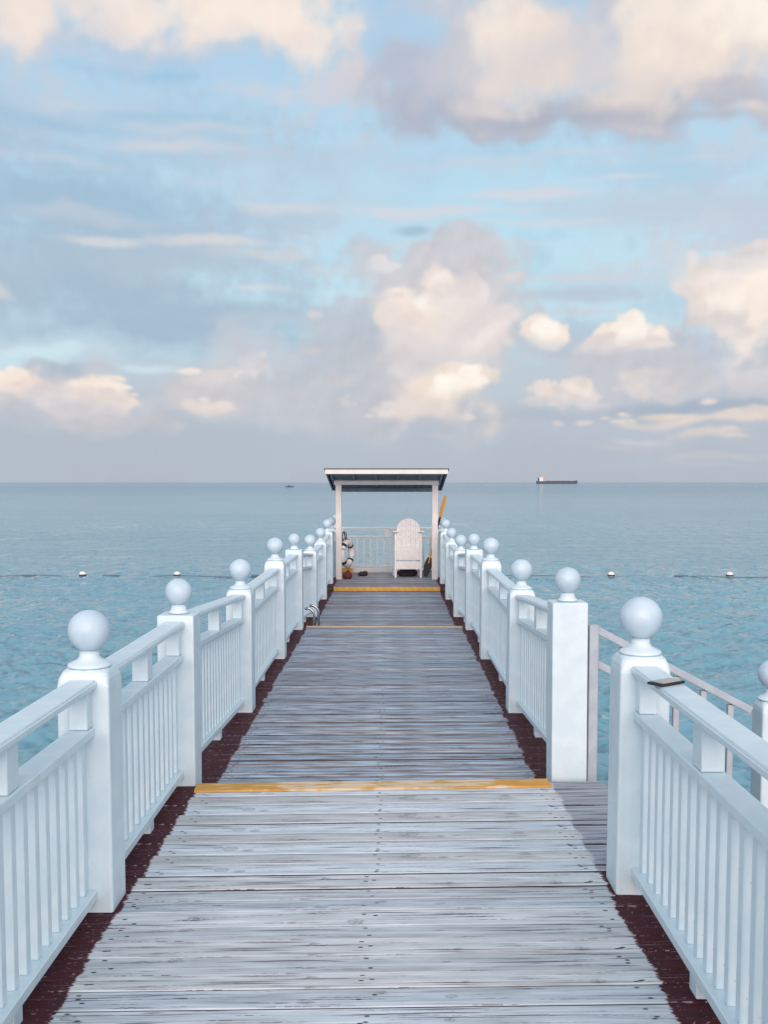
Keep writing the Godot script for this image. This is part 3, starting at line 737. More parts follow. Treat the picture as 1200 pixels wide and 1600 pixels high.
func make_materials() -> void:
	# pale blue-white gloss paint of the railings, put on by brush
	var p := mottled("rail_paint", lin(0.58, 0.72, 0.785), lin(0.64, 0.765, 0.82), 0.36, 0.9, 0.14, 4, 0.012)
	p.metallic_specular = 0.5
	mottled("ball_paint", lin(0.45, 0.59, 0.69), lin(0.52, 0.66, 0.75), 0.4, 1.6, 0.1, 6, 0.012)
	mottled("shelter_paint", lin(0.62, 0.60, 0.59), lin(0.67, 0.65, 0.63), 0.5, 0.8, 0.05, 9)
	mottled("chair_paint", lin(0.66, 0.66, 0.67), lin(0.72, 0.72, 0.72), 0.5, 1.3, 0.0, 12)
	mottled("stair_paint", lin(0.37, 0.43, 0.49), lin(0.43, 0.49, 0.54), 0.5, 1.1, 0.0, 15)
	mottled("soffit_shade_paint", lin(0.16, 0.20, 0.25), lin(0.22, 0.26, 0.31), 0.7, 0.8, 0.0, 19)  # grey darkened to hold the shade under the roof
	mottled("roof_edge", lin(0.035, 0.04, 0.05), lin(0.07, 0.075, 0.085), 0.8, 2.0, 0.0, 23)
	mottled("pile_wood", lin(0.05, 0.035, 0.03), lin(0.12, 0.09, 0.08), 0.9, 1.2, 0.2, 27)
	mottled("maroon_paint", lin(0.030, 0.010, 0.014), lin(0.06, 0.02, 0.026), 0.6, 1.4, 0.0, 31)
	mottled("yellow_paint", lin(0.56, 0.30, 0.05), lin(0.66, 0.38, 0.09), 0.6, 1.6, 0.05, 35)
	mottled("buoy_ring", lin(0.60, 0.58, 0.56), lin(0.78, 0.75, 0.72), 0.55, 3.0, 0.0, 37)
	mottled("ship_hull", lin(0.05, 0.08, 0.12), lin(0.09, 0.12, 0.16), 0.6, 0.03, 0.0, 39)
	flat("ship_white", lin(0.72, 0.70, 0.68), 0.6)
	flat("ship_buff", lin(0.62, 0.42, 0.26), 0.6)
	flat("ship_deck", lin(0.2, 0.13, 0.12), 0.7)
	flat("boot_red", lin(0.16, 0.06, 0.06), 0.7)
	flat("black", lin(0.012, 0.010, 0.014), 0.45)
	flat("dark_cloth", lin(0.025, 0.018, 0.022), 0.85)
	flat("red_cloth", lin(0.13, 0.02, 0.03), 0.8)
	flat("orange", lin(0.58, 0.27, 0.03), 0.45)
	flat("rope", lin(0.10, 0.09, 0.10), 0.9)
	flat("sea_rope", lin(0.12, 0.16, 0.20), 0.9)
	flat("float_white", lin(0.78, 0.76, 0.72), 0.5)
	flat("float_dark", lin(0.05, 0.05, 0.06), 0.6)
	flat("chrome", lin(0.42, 0.45, 0.48), 0.25, 1.0)
	flat("screen", lin(0.30, 0.28, 0.26), 0.08, 0.0, 0.8)  # reflection of pale cloud put into the base colour of the glass
	flat("screw", lin(0.30, 0.27, 0.25), 0.6)
	mottled("plank_side", lin(0.035, 0.025, 0.026), lin(0.07, 0.05, 0.05), 0.9, 2.0, 0.0, 41)
	mats["plank"] = plank_material()
	mats["worn_yellow"] = strip_material()
	mottled("pale_strip", lin(0.62, 0.46, 0.30), lin(0.66, 0.54, 0.42), 0.6, 2.0, 0.0, 43)
	mats["sea"] = sea_material()

func sea_material() -> StandardMaterial3D:
	var m := flat("sea", Color.WHITE, 0.06)
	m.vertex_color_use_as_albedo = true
	m.metallic_specular = 0.45
	var n := FastNoiseLite.new()
	n.seed = 77
	n.noise_type = FastNoiseLite.TYPE_SIMPLEX_SMOOTH
	n.frequency = 0.013
	n.fractal_octaves = 3
	n.fractal_gain = 0.5
	var im := n.get_seamless_image(1024, 1024)
	im.convert(Image.FORMAT_L8)
	im.bump_map_to_normal_map(16.0)
	m.normal_enabled = true
	m.normal_scale = 1.5
	m.normal_texture = ImageTexture.create_from_image(im)
	m.uv1_triplanar = true
	m.uv1_world_triplanar = true
	m.uv1_scale = Vector3(0.10, 0.16, 0.16)
	return m

const ROWS := 16
const ROW_H := 64
const ATLAS_W := 2048
const PLANK_HALF := 1.30

func plank_material() -> StandardMaterial3D:
	# Sixteen boards of old painted timber side by side: rows 0-6 whitish, 7-12 greyer, 13-15 worn nearly bare. Across each board's ends runs the maroon edge stain.
	var w := ATLAS_W
	var h := ROWS * ROW_H
	var s1 := noise_bytes(101, 0.045, 3, w, h, 64)    # long streaks
	var s2 := noise_bytes(102, 0.17, 3, w, h, 64)     # fine grain
	var s3 := noise_bytes(103, 0.03, 4, w, h, 8)      # blotches
	var s4 := noise_bytes(104, 0.13, 3, w, h, 4)      # specks
	var col := PackedByteArray(); col.resize(w * h * 3)
	var bump := PackedByteArray(); bump.resize(w * h)
	var rr := RandomNumberGenerator.new()
	rr.seed = 99
	for row in ROWS:
		var wear: float = 0.02 + rr.randf() * 0.09 if row < 7 else (0.26 + rr.randf() * 0.12 if row < 13 else 0.42 + rr.randf() * 0.08)
		var tone := 1.0 + (rr.randf_range(-0.07, 0.06) if row < 7 else rr.randf_range(-0.17, 0.13))
		var warm := rr.randf_range(-4.0, 5.0) if row < 7 else rr.randf_range(-12.0, -7.0)
		var edge_left := 0.988 + rr.randf_range(-0.008, 0.008) if row < 7 else 0.968 + rr.randf_range(-0.009, 0.009)
		var edge_right := edge_left + rr.randf_range(-0.008, 0.008)
		var bare_end := row == 5 or row == 6
		var knots := []
		for k in rr.randi_range(2, 4):
			knots.append([rr.randf_range(80, w - 80), rr.randf_range(12, ROW_H - 12), rr.randf_range(7, 15)])
		var nails := []
		for at in [-0.93, 0.0, 0.93]:
			for k in rr.randi_range(2, 3):
				nails.append([(at + rr.randf_range(-0.03, 0.03) + PLANK_HALF) / (2.0 * PLANK_HALF) * w, rr.randf_range(8, ROW_H - 8)])
		var cracks := []
		for k in rr.randi_range(4, 8):
			cracks.append([rr.randf_range(0, w), rr.randf_range(40, 420), rr.randf_range(6, ROW_H - 6)])
		for y in ROW_H:
			var base := (row * ROW_H + y) * w
			var rim := maxf(0.0, 1.0 - minf(y, ROW_H - 1 - y) / (5.0 if row < 7 else 9.0))   # paint gone along the worn arrises
			for x in w:
				var i := base + x
				var a := s1[i] / 255.0
				var f := s2[i] / 255.0
				var q := s3[i] / 255.0
				var sp := s4[i] / 255.0
				# painted share
				var paint := smoothstep(wear - 0.2, wear + 0.16, a * 0.55 + f * 0.36 + q * 0.28 - 0.22 - rim * (0.07 if row < 7 else 0.38))
				var wood := 80.0 + f * 76.0 + q * 26.0
				var px := ((148.0 + q * 34.0 + f * 34.0 + a * 32.0) if row < 7 else (146.0 + q * 34.0 + f * 44.0 + a * 36.0)) * tone * (1.0 if row < 7 else (0.88 if row < 13 else 0.80))
				var cr := lerpf(wood + 4.0, px - 8.0 + warm, paint)
				var cg := lerpf(wood - 2.0, px + 2.0, paint)
				var cb := lerpf(wood + 1.0, px + 9.0 - warm, paint)
				var hgt := 120.0 + paint * 22.0 + f * 60.0
				# grain splits
				var split := smoothstep(0.27, 0.13, f - (0.0 if row < 7 else 0.04)) * smoothstep(0.30, 0.60, sp)
				cr *= 1.0 - 0.50 * split; cg *= 1.0 - 0.53 * split; cb *= 1.0 - 0.51 * split
				hgt -= 60.0 * split
				var wx := (x + 0.5) / w * 2.0 * PLANK_HALF - PLANK_HALF
				var over := 0.0
				var right := wx > 0.0
				var ragged := (a - 0.5) * 0.022 + (f - 0.5) * 0.012 + (sp - 0.5) * 0.014
				over = (wx - edge_right if right else -wx - edge_left) + ragged
				if over > 0.0:
					if bare_end and right:
						var k := smoothstep(0.0, 0.02, over)
						cr = lerpf(cr, 108.0 + f * 84.0, k)
						cg = lerpf(cg, 114.0 + f * 84.0, k)
						cb = lerpf(cb, 124.0 + f * 84.0, k)
						if a * 0.6 + f * 0.4 < 0.34:
							cr *= 0.5; cg *= 0.40; cb *= 0.44
					else:
						var k := smoothstep(0.0, 0.012, over)
						if sp > 0.80 or (rim > 0.2 and sp * 0.7 + f * 0.3 > 0.60):
							k *= 0.4
						elif a * 0.5 + f * 0.5 > 0.70:
							k *= 0.7
						cr = lerpf(cr, 54.0 + q * 22.0, k)
						cg = lerpf(cg, 15.0 + q * 10.0, k)
						cb = lerpf(cb, 24.0 + q * 14.0, k)
				for kn in knots:
					var kx: float = (x - kn[0]) / (kn[2] * 2.6)
					var ky: float = (y - kn[1]) / kn[2]
					var kd := kx * kx + ky * ky
					if kd < 1.0:
						var ring := 0.72 + 0.2 * sin(sqrt(kd) * 13.0 + f * 6.0)
						var k := (1.0 - kd) * (0.75 if sp > 0.45 else 0.3)
						cr = lerpf(cr, cr * ring, k); cg = lerpf(cg, cg * ring, k); cb = lerpf(cb, cb * ring, k)
				col[i * 3] = clampi(int(cr), 0, 255)
				col[i * 3 + 1] = clampi(int(cg), 0, 255)
				col[i * 3 + 2] = clampi(int(cb), 0, 255)
				bump[i] = clampi(int(hgt), 0, 255)
		# nails: small dark heads with a bruise along the grain
		for nl in nails:
			for dy in range(-3, 4):
				for dx in range(-9, 10):
					var d := sqrt(pow(dx / 8.0, 2.0) + pow(dy / 2.6, 2.0))
					var yy := int(nl[1]) + dy
					if d < 1.0 and yy >= 0 and yy < ROW_H:
						var i := (row * ROW_H + yy) * w + clampi(int(nl[0]) + dx, 0, w - 1)
						var k := 0.25 if d < 0.55 else 0.6
						col[i * 3] = int(col[i * 3] * k); col[i * 3 + 1] = int(col[i * 3 + 1] * k); col[i * 3 + 2] = int(col[i * 3 + 2] * k)
						bump[i] = 40
		for ck in cracks:
			var yy: float = ck[2]
			for dx in int(ck[1]):
				yy += rr.randf_range(-0.14, 0.14)
				var half := -0.3 + 1.5 * sin(PI * dx / ck[1])
				for dy in range(-2, 3):
					var core := clampf(half - absf(dy) + 0.6, 0.0, 1.0)
					if core > 0.0:
						var i := (row * ROW_H + clampi(int(yy) + dy, 0, ROW_H - 1)) * w + (int(ck[0]) + dx) % w
						col[i * 3] = int(col[i * 3] * (1.0 - 0.62 * core)); col[i * 3 + 1] = int(col[i * 3 + 1] * (1.0 - 0.66 * core)); col[i * 3 + 2] = int(col[i * 3 + 2] * (1.0 - 0.62 * core))
						bump[i] = int(lerpf(bump[i], 30.0, core))
	var m := flat("plank", Color.WHITE, 0.72, 0.0, 0.4)
	m.albedo_texture = ImageTexture.create_from_image(Image.create_from_data(w, h, false, Image.FORMAT_RGB8, col))
	m.heightmap_enabled = true
	m.heightmap_scale = 0.25
	m.heightmap_texture = ImageTexture.create_from_image(Image.create_from_data(w, h, false, Image.FORMAT_L8, bump))
	return m

func strip_material() -> StandardMaterial3D:
	# yellow paint on a step edge, scuffed to pale wood where people tread
	var w := 1024
	var h := 64
	var a := noise_bytes(55, 0.05, 4, w, h, 8)
	var b := noise_bytes(56, 0.03, 4, w, h, 3)
	var col := PackedByteArray(); col.resize(w * h * 3)
	for y in h:
		for x in w:
			var i := y * w + x
			var u := x / float(w)
			var tread := smoothstep(0.10, 0.34, u) * (1.0 - smoothstep(0.72, 0.93, u))
			var k := smoothstep(0.40, 0.62, a[i] / 255.0 * 0.6 + b[i] / 255.0 * 0.5 + (tread - 0.5) * 0.42 - 0.10)
			var g := 0.92 + 0.16 * a[i] / 255.0
			col[i * 3] = clampi(int(lerpf(205, 212, k) * g), 0, 255)
			col[i * 3 + 1] = clampi(int(lerpf(152, 190, k) * g), 0, 255)
			col[i * 3 + 2] = clampi(int(lerpf(70, 158, k) * g), 0, 255)
	var m := flat("worn_yellow", Color.WHITE, 0.65)
	m.albedo_texture = ImageTexture.create_from_image(Image.create_from_data(w, h, false, Image.FORMAT_RGB8, col))
	return m

# ------------------------------------------------------------------ mesh helpers

func face(st: SurfaceTool, pts: Array, inside: Vector3, uvs := []) -> void:
	# a flat convex face turned away from the point inside
	var n: Vector3 = (pts[1] - pts[0]).cross(pts[2] - pts[0]).normalized()
	var mid := Vector3.ZERO
	for p in pts:
		mid += p
	mid /= pts.size()
	if n.dot(mid - inside) < 0.0:
		n = -n
	var order := range(1, pts.size() - 1)
	for k in order:
		var tri := [0, k, k + 1]
		if (pts[k] - pts[0]).cross(pts[k + 1] - pts[0]).dot(n) > 0.0:
			tri = [0, k + 1, k]
		for t in tri:
			st.set_normal(n)
			if uvs.size() > 0:
				st.set_uv(uvs[t])
			st.add_vertex(pts[t])

func add_box(st: SurfaceTool, at: Vector3, size: Vector3, bevel: float, turn := Basis.IDENTITY) -> void:
	var h := size * 0.5
	var e := minf(bevel, minf(h.x, minf(h.y, h.z)) * 0.9)
	var v := func(s: Vector3, axis: int) -> Vector3:
		var p := Vector3(s.x * (h.x - e), s.y * (h.y - e), s.z * (h.z - e))
		p[axis] = s[axis] * h[axis]
		return at + turn * p
	for axis in 3:
		var u := (axis + 1) % 3
		var w := (axis + 2) % 3
		for s in [-1.0, 1.0]:
			var q := []
			for c in [[-1.0, -1.0], [1.0, -1.0], [1.0, 1.0], [-1.0, 1.0]]:
				var k := Vector3.ZERO
				k[axis] = s; k[u] = c[0]; k[w] = c[1]
				q.append(v.call(k, axis))
			face(st, q, at)
		if e > 0.0:
			for s in [-1.0, 1.0]:
				for t in [-1.0, 1.0]:
					var k0 := Vector3.ZERO
					k0[u] = s; k0[w] = t; k0[axis] = -1.0
					var k1 := k0
					k1[axis] = 1.0
					face(st, [v.call(k0, u), v.call(k1, u), v.call(k1, w), v.call(k0, w)], at)
	if e > 0.0:
		for sx in [-1.0, 1.0]:
			for sy in [-1.0, 1.0]:
				for sz in [-1.0, 1.0]:
					var k := Vector3(sx, sy, sz)
					face(st, [v.call(k, 0), v.call(k, 1), v.call(k, 2)], at)

func begin() -> SurfaceTool:
	var st := SurfaceTool.new()
	st.begin(Mesh.PRIMITIVE_TRIANGLES)
	return st

func box_mesh(size: Vector3, bevel := 0.004) -> Mesh:
	var key := "box%s%s" % [size, bevel]
	if not meshes.has(key):
		var st := begin()
		add_box(st, Vector3.ZERO, size, bevel)
		meshes[key] = st.commit()
	return meshes[key]

func lathe_mesh(profile: Array, sides := 28) -> Mesh:
	# profile: [radius, y] from bottom to top
	var st := begin()
	var n := profile.size()
	var norms := []
	for k in n:
		var a: Array = profile[maxi(k - 1, 0)]
		var c: Array = profile[mini(k + 1, n - 1)]
		norms.append(Vector2(c[1] - a[1], a[0] - c[0]).normalized())
	for s in sides:
		var t0 := TAU * s / sides
		var t1 := TAU * (s + 1) / sides
		for k in n - 1:
			var quad := []
			for c in [[k, t0], [k + 1, t0], [k + 1, t1], [k, t1]]:
				var p: Array = profile[c[0]]
				var nn: Vector2 = norms[c[0]]
				quad.append([Vector3(cos(c[1]) * p[0], p[1], sin(c[1]) * p[0]), Vector3(cos(c[1]) * nn.x, nn.y, sin(c[1]) * nn.x)])
			for t in [0, 2, 1, 0, 3, 2]:
				st.set_normal(quad[t][1])
				st.add_vertex(quad[t][0])
	return st.commit()

func loft_mesh(sections: Array) -> Mesh:
	# rounded squares: [half width, corner radius, y] from bottom to top, closed at both ends
	var st := begin()
	var rings := []
	for s in sections:
		var ring := []
		for q in 4:
			for k in 4:
				var a := PI / 2.0 * q + PI / 6.0 * k
				var cx: float = (s[0] - s[1]) * (1.0 if q == 0 or q == 3 else -1.0)
				var cz: float = (s[0] - s[1]) * (1.0 if q < 2 else -1.0)
				ring.append(Vector3(cx + cos(a) * s[1], s[2], cz + sin(a) * s[1]))
		rings.append(ring)
	for k in rings.size() - 1:
		var mid := Vector3(0, (sections[k][2] + sections[k + 1][2]) * 0.5 - 0.02, 0)
		for i in 16:
			var j := (i + 1) % 16
			face(st, [rings[k][i], rings[k][j], rings[k + 1][j], rings[k + 1][i]], mid)
	face(st, rings[0], Vector3(0, 0.5, 0))
	face(st, rings[-1], Vector3(0, -0.5, 0))
	return st.commit()

func extrude_mesh(profile: PackedVector2Array, z0: float, z1: float) -> Mesh:
	# a profile in x, y drawn along z
	var st := begin()
	var n := profile.size()
	var ccw := not Geometry2D.is_polygon_clockwise(profile)
	for i in n:
		var a := profile[i]
		var b := profile[(i + 1) % n]
		var out := Vector2(b.y - a.y, a.x - b.x).normalized() * (1.0 if ccw else -1.0)
		var mid := (a + b) * 0.5 - out
		face(st, [Vector3(a.x, a.y, z0), Vector3(b.x, b.y, z0), Vector3(b.x, b.y, z1), Vector3(a.x, a.y, z1)], Vector3(mid.x, mid.y, (z0 + z1) * 0.5))
	var tris := Geometry2D.triangulate_polygon(profile)
	for z in [z0, z1]:
		for k in range(0, tris.size(), 3):
			var q := []
			for t in 3:
				var p := profile[tris[k + t]]
				q.append(Vector3(p.x, p.y, z))
			face(st, q, Vector3(q[0].x, q[0].y, (z0 + z1) * 0.5))
	return st.commit()

func add_tube(st: SurfaceTool, path: Array, radii: Array, sides := 10) -> void:
	var rings := []
	for k in path.size():
		var d: Vector3 = (path[mini(k + 1, path.size() - 1)] - path[maxi(k - 1, 0)]).normalized()
		var u := d.cross(Vector3.UP if absf(d.y) < 0.9 else Vector3.RIGHT).normalized()
		var w := d.cross(u)
		var ring := []
		for s in sides:
			var a := TAU * s / sides
			var o := u * cos(a) + w * sin(a)
			ring.append([path[k] + o * radii[mini(k, radii.size() - 1)], o])
		rings.append(ring)
	for k in path.size() - 1:
		for s in sides:
			var j := (s + 1) % sides
			for c in [rings[k][s], rings[k + 1][s], rings[k + 1][j], rings[k][s], rings[k + 1][j], rings[k][j]]:
				st.set_normal(c[1])
				st.add_vertex(c[0])
	for e in [0, path.size() - 1]:
		var cap := []
		for c in rings[e]:
			cap.append(c[0])
		face(st, cap, path[1] if e == 0 else path[e - 1])

func tube_mesh(path: Array, radius: float, sides := 10) -> Mesh:
	var st := begin()
	add_tube(st, path, [radius], sides)
	return st.commit()

func lump_mesh(size: Vector3, seed_: int, rough: float, flat_base := true) -> Mesh:
	# a soft bag or bundle: a sphere pushed about by noise, sitting on a flat base
	var n := FastNoiseLite.new()
	n.seed = seed_
	n.frequency = 0.9
	var st := begin()
	st.set_smooth_group(0)
	var rows := 12
	var cols := 18
	var at := func(i: int, j: int) -> Vector3:
		var th := PI * i / rows
		var ph := TAU * (j % cols) / cols
		var d := Vector3(sin(th) * cos(ph), cos(th), sin(th) * sin(ph))
		var p := d * (1.0 + rough * n.get_noise_3dv(d * 1.6)) * size * 0.5
		if flat_base:
			p.y = maxf(p.y, -size.y * 0.36)
		return p
	for i in rows:
		for j in cols:
			var a: Vector3 = at.call(i, j)
			var b: Vector3 = at.call(i, j + 1)
			var c: Vector3 = at.call(i + 1, j + 1)
			var d: Vector3 = at.call(i + 1, j)
			for t in ([a, b, c] if i > 0 else []) + ([a, c, d] if i < rows - 1 else []):
				st.add_vertex(t)
	if rows > 0:
		for j in cols:
			for t in [at.call(0, 0), at.call(1, j + 1), at.call(1, j)]:
				st.add_vertex(t)
	st.index()
	st.generate_normals()
	return st.commit()

# ------------------------------------------------------------------ scene helpers

var taken := {}

func numbered(called: String) -> String:
	var k: int = taken.get(called, -1) + 1
	taken[called] = k
	return called if k == 0 else "%s_%03d" % [called, k]

func thing(called: String, label: String, category: String, at := Vector3.ZERO, turn := 0.0, group := "") -> Node3D:
	var o := Node3D.new()
	o.name = numbered(called)
	add_child(o)
	o.position = at
	o.rotation.y = turn
	o.set_meta("label", label)
	o.set_meta("category", category)
	if group != "":
		o.set_meta("group", group)
	return o

func setting(called: String, at := Vector3.ZERO) -> Node3D:
	var o := Node3D.new()
	o.name = numbered(called)
	add_child(o)
	o.position = at
	o.set_meta("kind", "structure")
	return o

func part(parent: Node3D, called: String, mesh: Mesh, mat: String, at := Vector3.ZERO, turn := Vector3.ZERO) -> MeshInstance3D:
	var o := MeshInstance3D.new()
	var k := 0
	var nm := called
	while parent.has_node(NodePath(nm)):
		k += 1
		nm = "%s_%03d" % [called, k]
	o.name = nm
	o.mesh = mesh
	if mat != "":
		o.material_override = mats[mat]
	o.position = at
	o.rotation = turn
	parent.add_child(o, true)
	return o

# ------------------------------------------------------------------ sea

func make_sea() -> void:
	# One sheet to the horizon: rings that widen with distance, raised into small waves where they are fine enough.
	var long_wave := FastNoiseLite.new()
	long_wave.seed = 11
	long_wave.frequency = 0.30
	long_wave.fractal_octaves = 2
	var short_wave := FastNoiseLite.new()
	short_wave.seed = 12
	short_wave.frequency = 2.1
	short_wave.fractal_octaves = 3
	var patch := FastNoiseLite.new()
	patch.seed = 13
	patch.frequency = 0.05
	patch.fractal_octaves = 3
	var radii := [0.0]
	var r := 2.0
	while r < 110.0:
		radii.append(r)
		r *= 1.0062
	while r < 40000.0:
		radii.append(r)
		r *= 1.12
	radii.append(40000.0)
	var angles := []
	var a := -58.0
	while a < 58.0:
		angles.append(deg_to_rad(a))
		a += 0.28
	while a < 302.0:
		angles.append(deg_to_rad(a))
		a += 4.0
	var na := angles.size()
	var verts := PackedVector3Array()
	var idx := PackedInt32Array()
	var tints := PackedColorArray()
	# blue darkens seaward: the darker wave reflections towards the horizon put into the colour
	var near_tint := Color(0.17, 0.36, 0.44)
	var far_tint := Color(0.06, 0.22, 0.33)
	for k in radii.size():
		var rad: float = radii[k]
		var fade_short := 1.0 - smoothstep(24.0, 50.0, rad)
		var fade_long := 1.0 - smoothstep(70.0, 105.0, rad)
		for j in na:
			var x: float = sin(angles[j]) * rad
			var z: float = -cos(angles[j]) * rad
			var y := 0.0
			if rad < 105.0 and absf(angles[j]) < 1.02:
				y = long_wave.get_noise_2d(x * 0.55, z) * 0.07 * fade_long
				if fade_short > 0.0:
					y += short_wave.get_noise_2d(x * 0.42 + 31.0, z) * 0.11 * fade_short * (1.0 - 0.5 * smoothstep(18.0, 45.0, rad)) * (0.85 + 0.9 * patch.get_noise_2d(x * 0.7, z * 1.6))
			verts.append(Vector3(x, SEA + y, z))
			var tint_drift := patch.get_noise_2d(x * 0.12, z * 0.5) * 0.7 + patch.get_noise_2d(x * 1.1 + 400.0, z * 2.2) * 0.18
			tints.append(near_tint.lerp(far_tint, clampf(smoothstep(20.0, 420.0, -z) + tint_drift * (0.5 if z > -2000.0 else 0.0), 0.0, 1.0)))
	for k in radii.size() - 1:
		for j in na:
			var j2 := (j + 1) % na
			var p := k * na + j
			var q := k * na + j2
			if k > 0:
				idx.append_array([p, q, q + na, p, q + na, p + na])
			else:
				idx.append_array([p, q + na, p + na])
	var arr := []
	arr.resize(Mesh.ARRAY_MAX)
	arr[Mesh.ARRAY_VERTEX] = verts
	arr[Mesh.ARRAY_INDEX] = idx
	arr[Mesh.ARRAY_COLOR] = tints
	var raw := ArrayMesh.new()
	raw.add_surface_from_arrays(Mesh.PRIMITIVE_TRIANGLES, arr)
	var st := SurfaceTool.new()
	st.create_from(raw, 0)
	st.generate_normals()
	var o := MeshInstance3D.new()
	o.name = "sea"
	o.mesh = st.commit()
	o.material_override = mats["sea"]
	o.set_meta("kind", "structure")
	add_child(o)

# ------------------------------------------------------------------ deck

func plank_mesh(row: int, width: float) -> Mesh:
	var key := "plank%d_%.3f" % [row, width]
	if meshes.has(key):
		return meshes[key]
	var st := begin()
	var hx := PLANK_HALF
	var hz := width * 0.5
	var e := 0.004
	var th := 0.04
	var v0 := float(row) / ROWS + 1.0 / (ROWS * ROW_H)
	var v1 := float(row + 1) / ROWS - 1.0 / (ROWS * ROW_H)
	var uv := func(p: Vector3) -> Vector2:
		return Vector2(clampf((p.x + hx) / (2.0 * hx), 0.001, 0.999), lerpf(v0, v1, (p.z + hz) / (2.0 * hz)))
	var quads := []
	var top := [Vector3(-hx, 0, -hz + e), Vector3(hx, 0, -hz + e), Vector3(hx, 0, hz - e), Vector3(-hx, 0, hz - e)]
	quads.append(top)
	for s in [-1.0, 1.0]:
		quads.append([Vector3(-hx, 0, s * (hz - e)), Vector3(hx, 0, s * (hz - e)), Vector3(hx, -e, s * hz), Vector3(-hx, -e, s * hz)])
		quads.append([Vector3(-hx, -e, s * hz), Vector3(hx, -e, s * hz), Vector3(hx, -th, s * hz), Vector3(-hx, -th, s * hz)])
		quads.append([Vector3(s * hx, 0, -hz + e), Vector3(s * hx, 0, hz - e), Vector3(s * hx, -th, hz), Vector3(s * hx, -th, -hz)])
	quads.append([Vector3(-hx, -th, -hz), Vector3(hx, -th, -hz), Vector3(hx, -th, hz), Vector3(-hx, -th, hz)])
	var side := begin()
	for k in quads.size():
		var q: Array = quads[k]
		var uvs := []
		for p in q:
			uvs.append(uv.call(p))
		face(st if k == 0 or k == 1 or k == 4 else side, q, Vector3(0, -th * 0.5, 0), uvs)
	var made := st.commit()
	made.surface_set_material(0, mats["plank"])
	side.commit(made)
	made.surface_set_material(1, mats["plank_side"])
	meshes[key] = made
	return meshes[key]

func lay_planks(deck: Node3D, from: float, to: float, rows: Array, skew_near: float, skew_far: float, open_joints: float, opening := Vector2.ZERO) -> void:
	# from, to: distances along the pier; planks lie across it
	var d := from
	var widths := [0.10, 0.14, 0.12]
	var last := -1
	while d < to - 0.08:
		var width: float = widths[rng.randi_range(0, 2)]
		width = minf(width, to - d)
		width = snappedf(width, 0.005)
		var row: int = rows[rng.randi_range(0, rows.size() - 1)]
		while row == last:
			row = rows[rng.randi_range(0, rows.size() - 1)]
		if opening != Vector2.ZERO and d > opening.x and d < opening.y:
			row = 5 if last != 5 else 6
		last = row
		var t := (d - from) / (to - from)
		var o := part(deck, "plank", plank_mesh(row, width), "", Vector3(rng.randf_range(-0.006, 0.006), rng.randf_range(-0.003, 0.0015), -(d + width * 0.5)), Vector3(rng.randf_range(-0.012, 0.012), lerpf(skew_near, skew_far, t), 0.0))
		o.position.y -= 0.0
		d += width + (rng.randf_range(0.011, 0.022) if rng.randf() < open_joints else rng.randf_range(0.002, 0.006))

func strip_mesh(length: float, depth: float, thick: float) -> Mesh:
	var st := begin()
	var hx := length * 0.5
	var hz := depth * 0.5
	var q := [
		[Vector3(-hx, thick, -hz), Vector3(hx, thick, -hz), Vector3(hx, thick, hz), Vector3(-hx, thick, hz)],
		[Vector3(-hx, 0, hz), Vector3(hx, 0, hz), Vector3(hx, thick, hz), Vector3(-hx, thick, hz)],
		[Vector3(-hx, 0, -hz), Vector3(hx, 0, -hz), Vector3(hx, thick, -hz), Vector3(-hx, thick, -hz)],
		[Vector3(-hx, 0, -hz), Vector3(-hx, 0, hz), Vector3(-hx, thick, hz), Vector3(-hx, thick, -hz)],
		[Vector3(hx, 0, -hz), Vector3(hx, 0, hz), Vector3(hx, thick, hz), Vector3(hx, thick, -hz)],
		[Vector3(-hx, 0, -hz), Vector3(hx, 0, -hz), Vector3(hx, 0, hz), Vector3(-hx, 0, hz)]]
	for f in q:
		var uvs := []
		for p in f:
			uvs.append(Vector2((p.x + hx) / length, clampf(0.5 + p.z / depth * 0.9 + (p.y - thick) * 3.0, 0.02, 0.98)))
		face(st, f, Vector3(0, thick * 0.5, 0), uvs)
	return st.commit()

func make_deck() -> void:
	var near := setting("deck")
	lay_planks(near, 0.3, 5.72, [0, 1, 2, 3, 4], 0.015, 0.05, 0.5, Vector2(4.25, 5.7))
	part(near, "step_edge", strip_mesh(1.985, 0.135, 0.012), "worn_yellow", Vector3(-0.01, 0.0025, -5.64), Vector3(0, 0.055, 0))
	var mid := setting("deck", Vector3(0, STEP_DOWN, 0))
	lay_planks(mid, 5.62, 12.90, [7, 8, 9, 10, 11, 12], 0.04, 0.0, 0.85)
	part(mid, "step_edge", strip_mesh(1.97, 0.06, 0.012), "pale_strip", Vector3(0.0, 0.0025, -12.86))
	var low := setting("deck", Vector3(0, LOW_DECK, 0))
	lay_planks(low, 12.82, 18.80, [10, 11, 12, 13, 14, 15], 0.0, 0.0, 0.85)
	var stage := setting("deck", Vector3(0, STAGE, 0))
	lay_planks(stage, 18.76, 22.5, [13, 14, 15, 12], 0.0, 0.0, 0.8)
	part(stage, "riser_board", box_mesh(Vector3(2.58, 0.12, 0.02), 0.003), "maroon_paint", Vector3(0, -0.104, -18.775))
	part(mid, "riser_board", box_mesh(Vector3(2.58, 0.14, 0.02), 0.003), "maroon_paint", Vector3(0, -0.114, -12.915))
	part(stage, "step_riser", box_mesh(Vector3(1.96, 0.072, 0.03), 0.003), "yellow_paint", Vector3(0.01, -0.0385, -18.725))

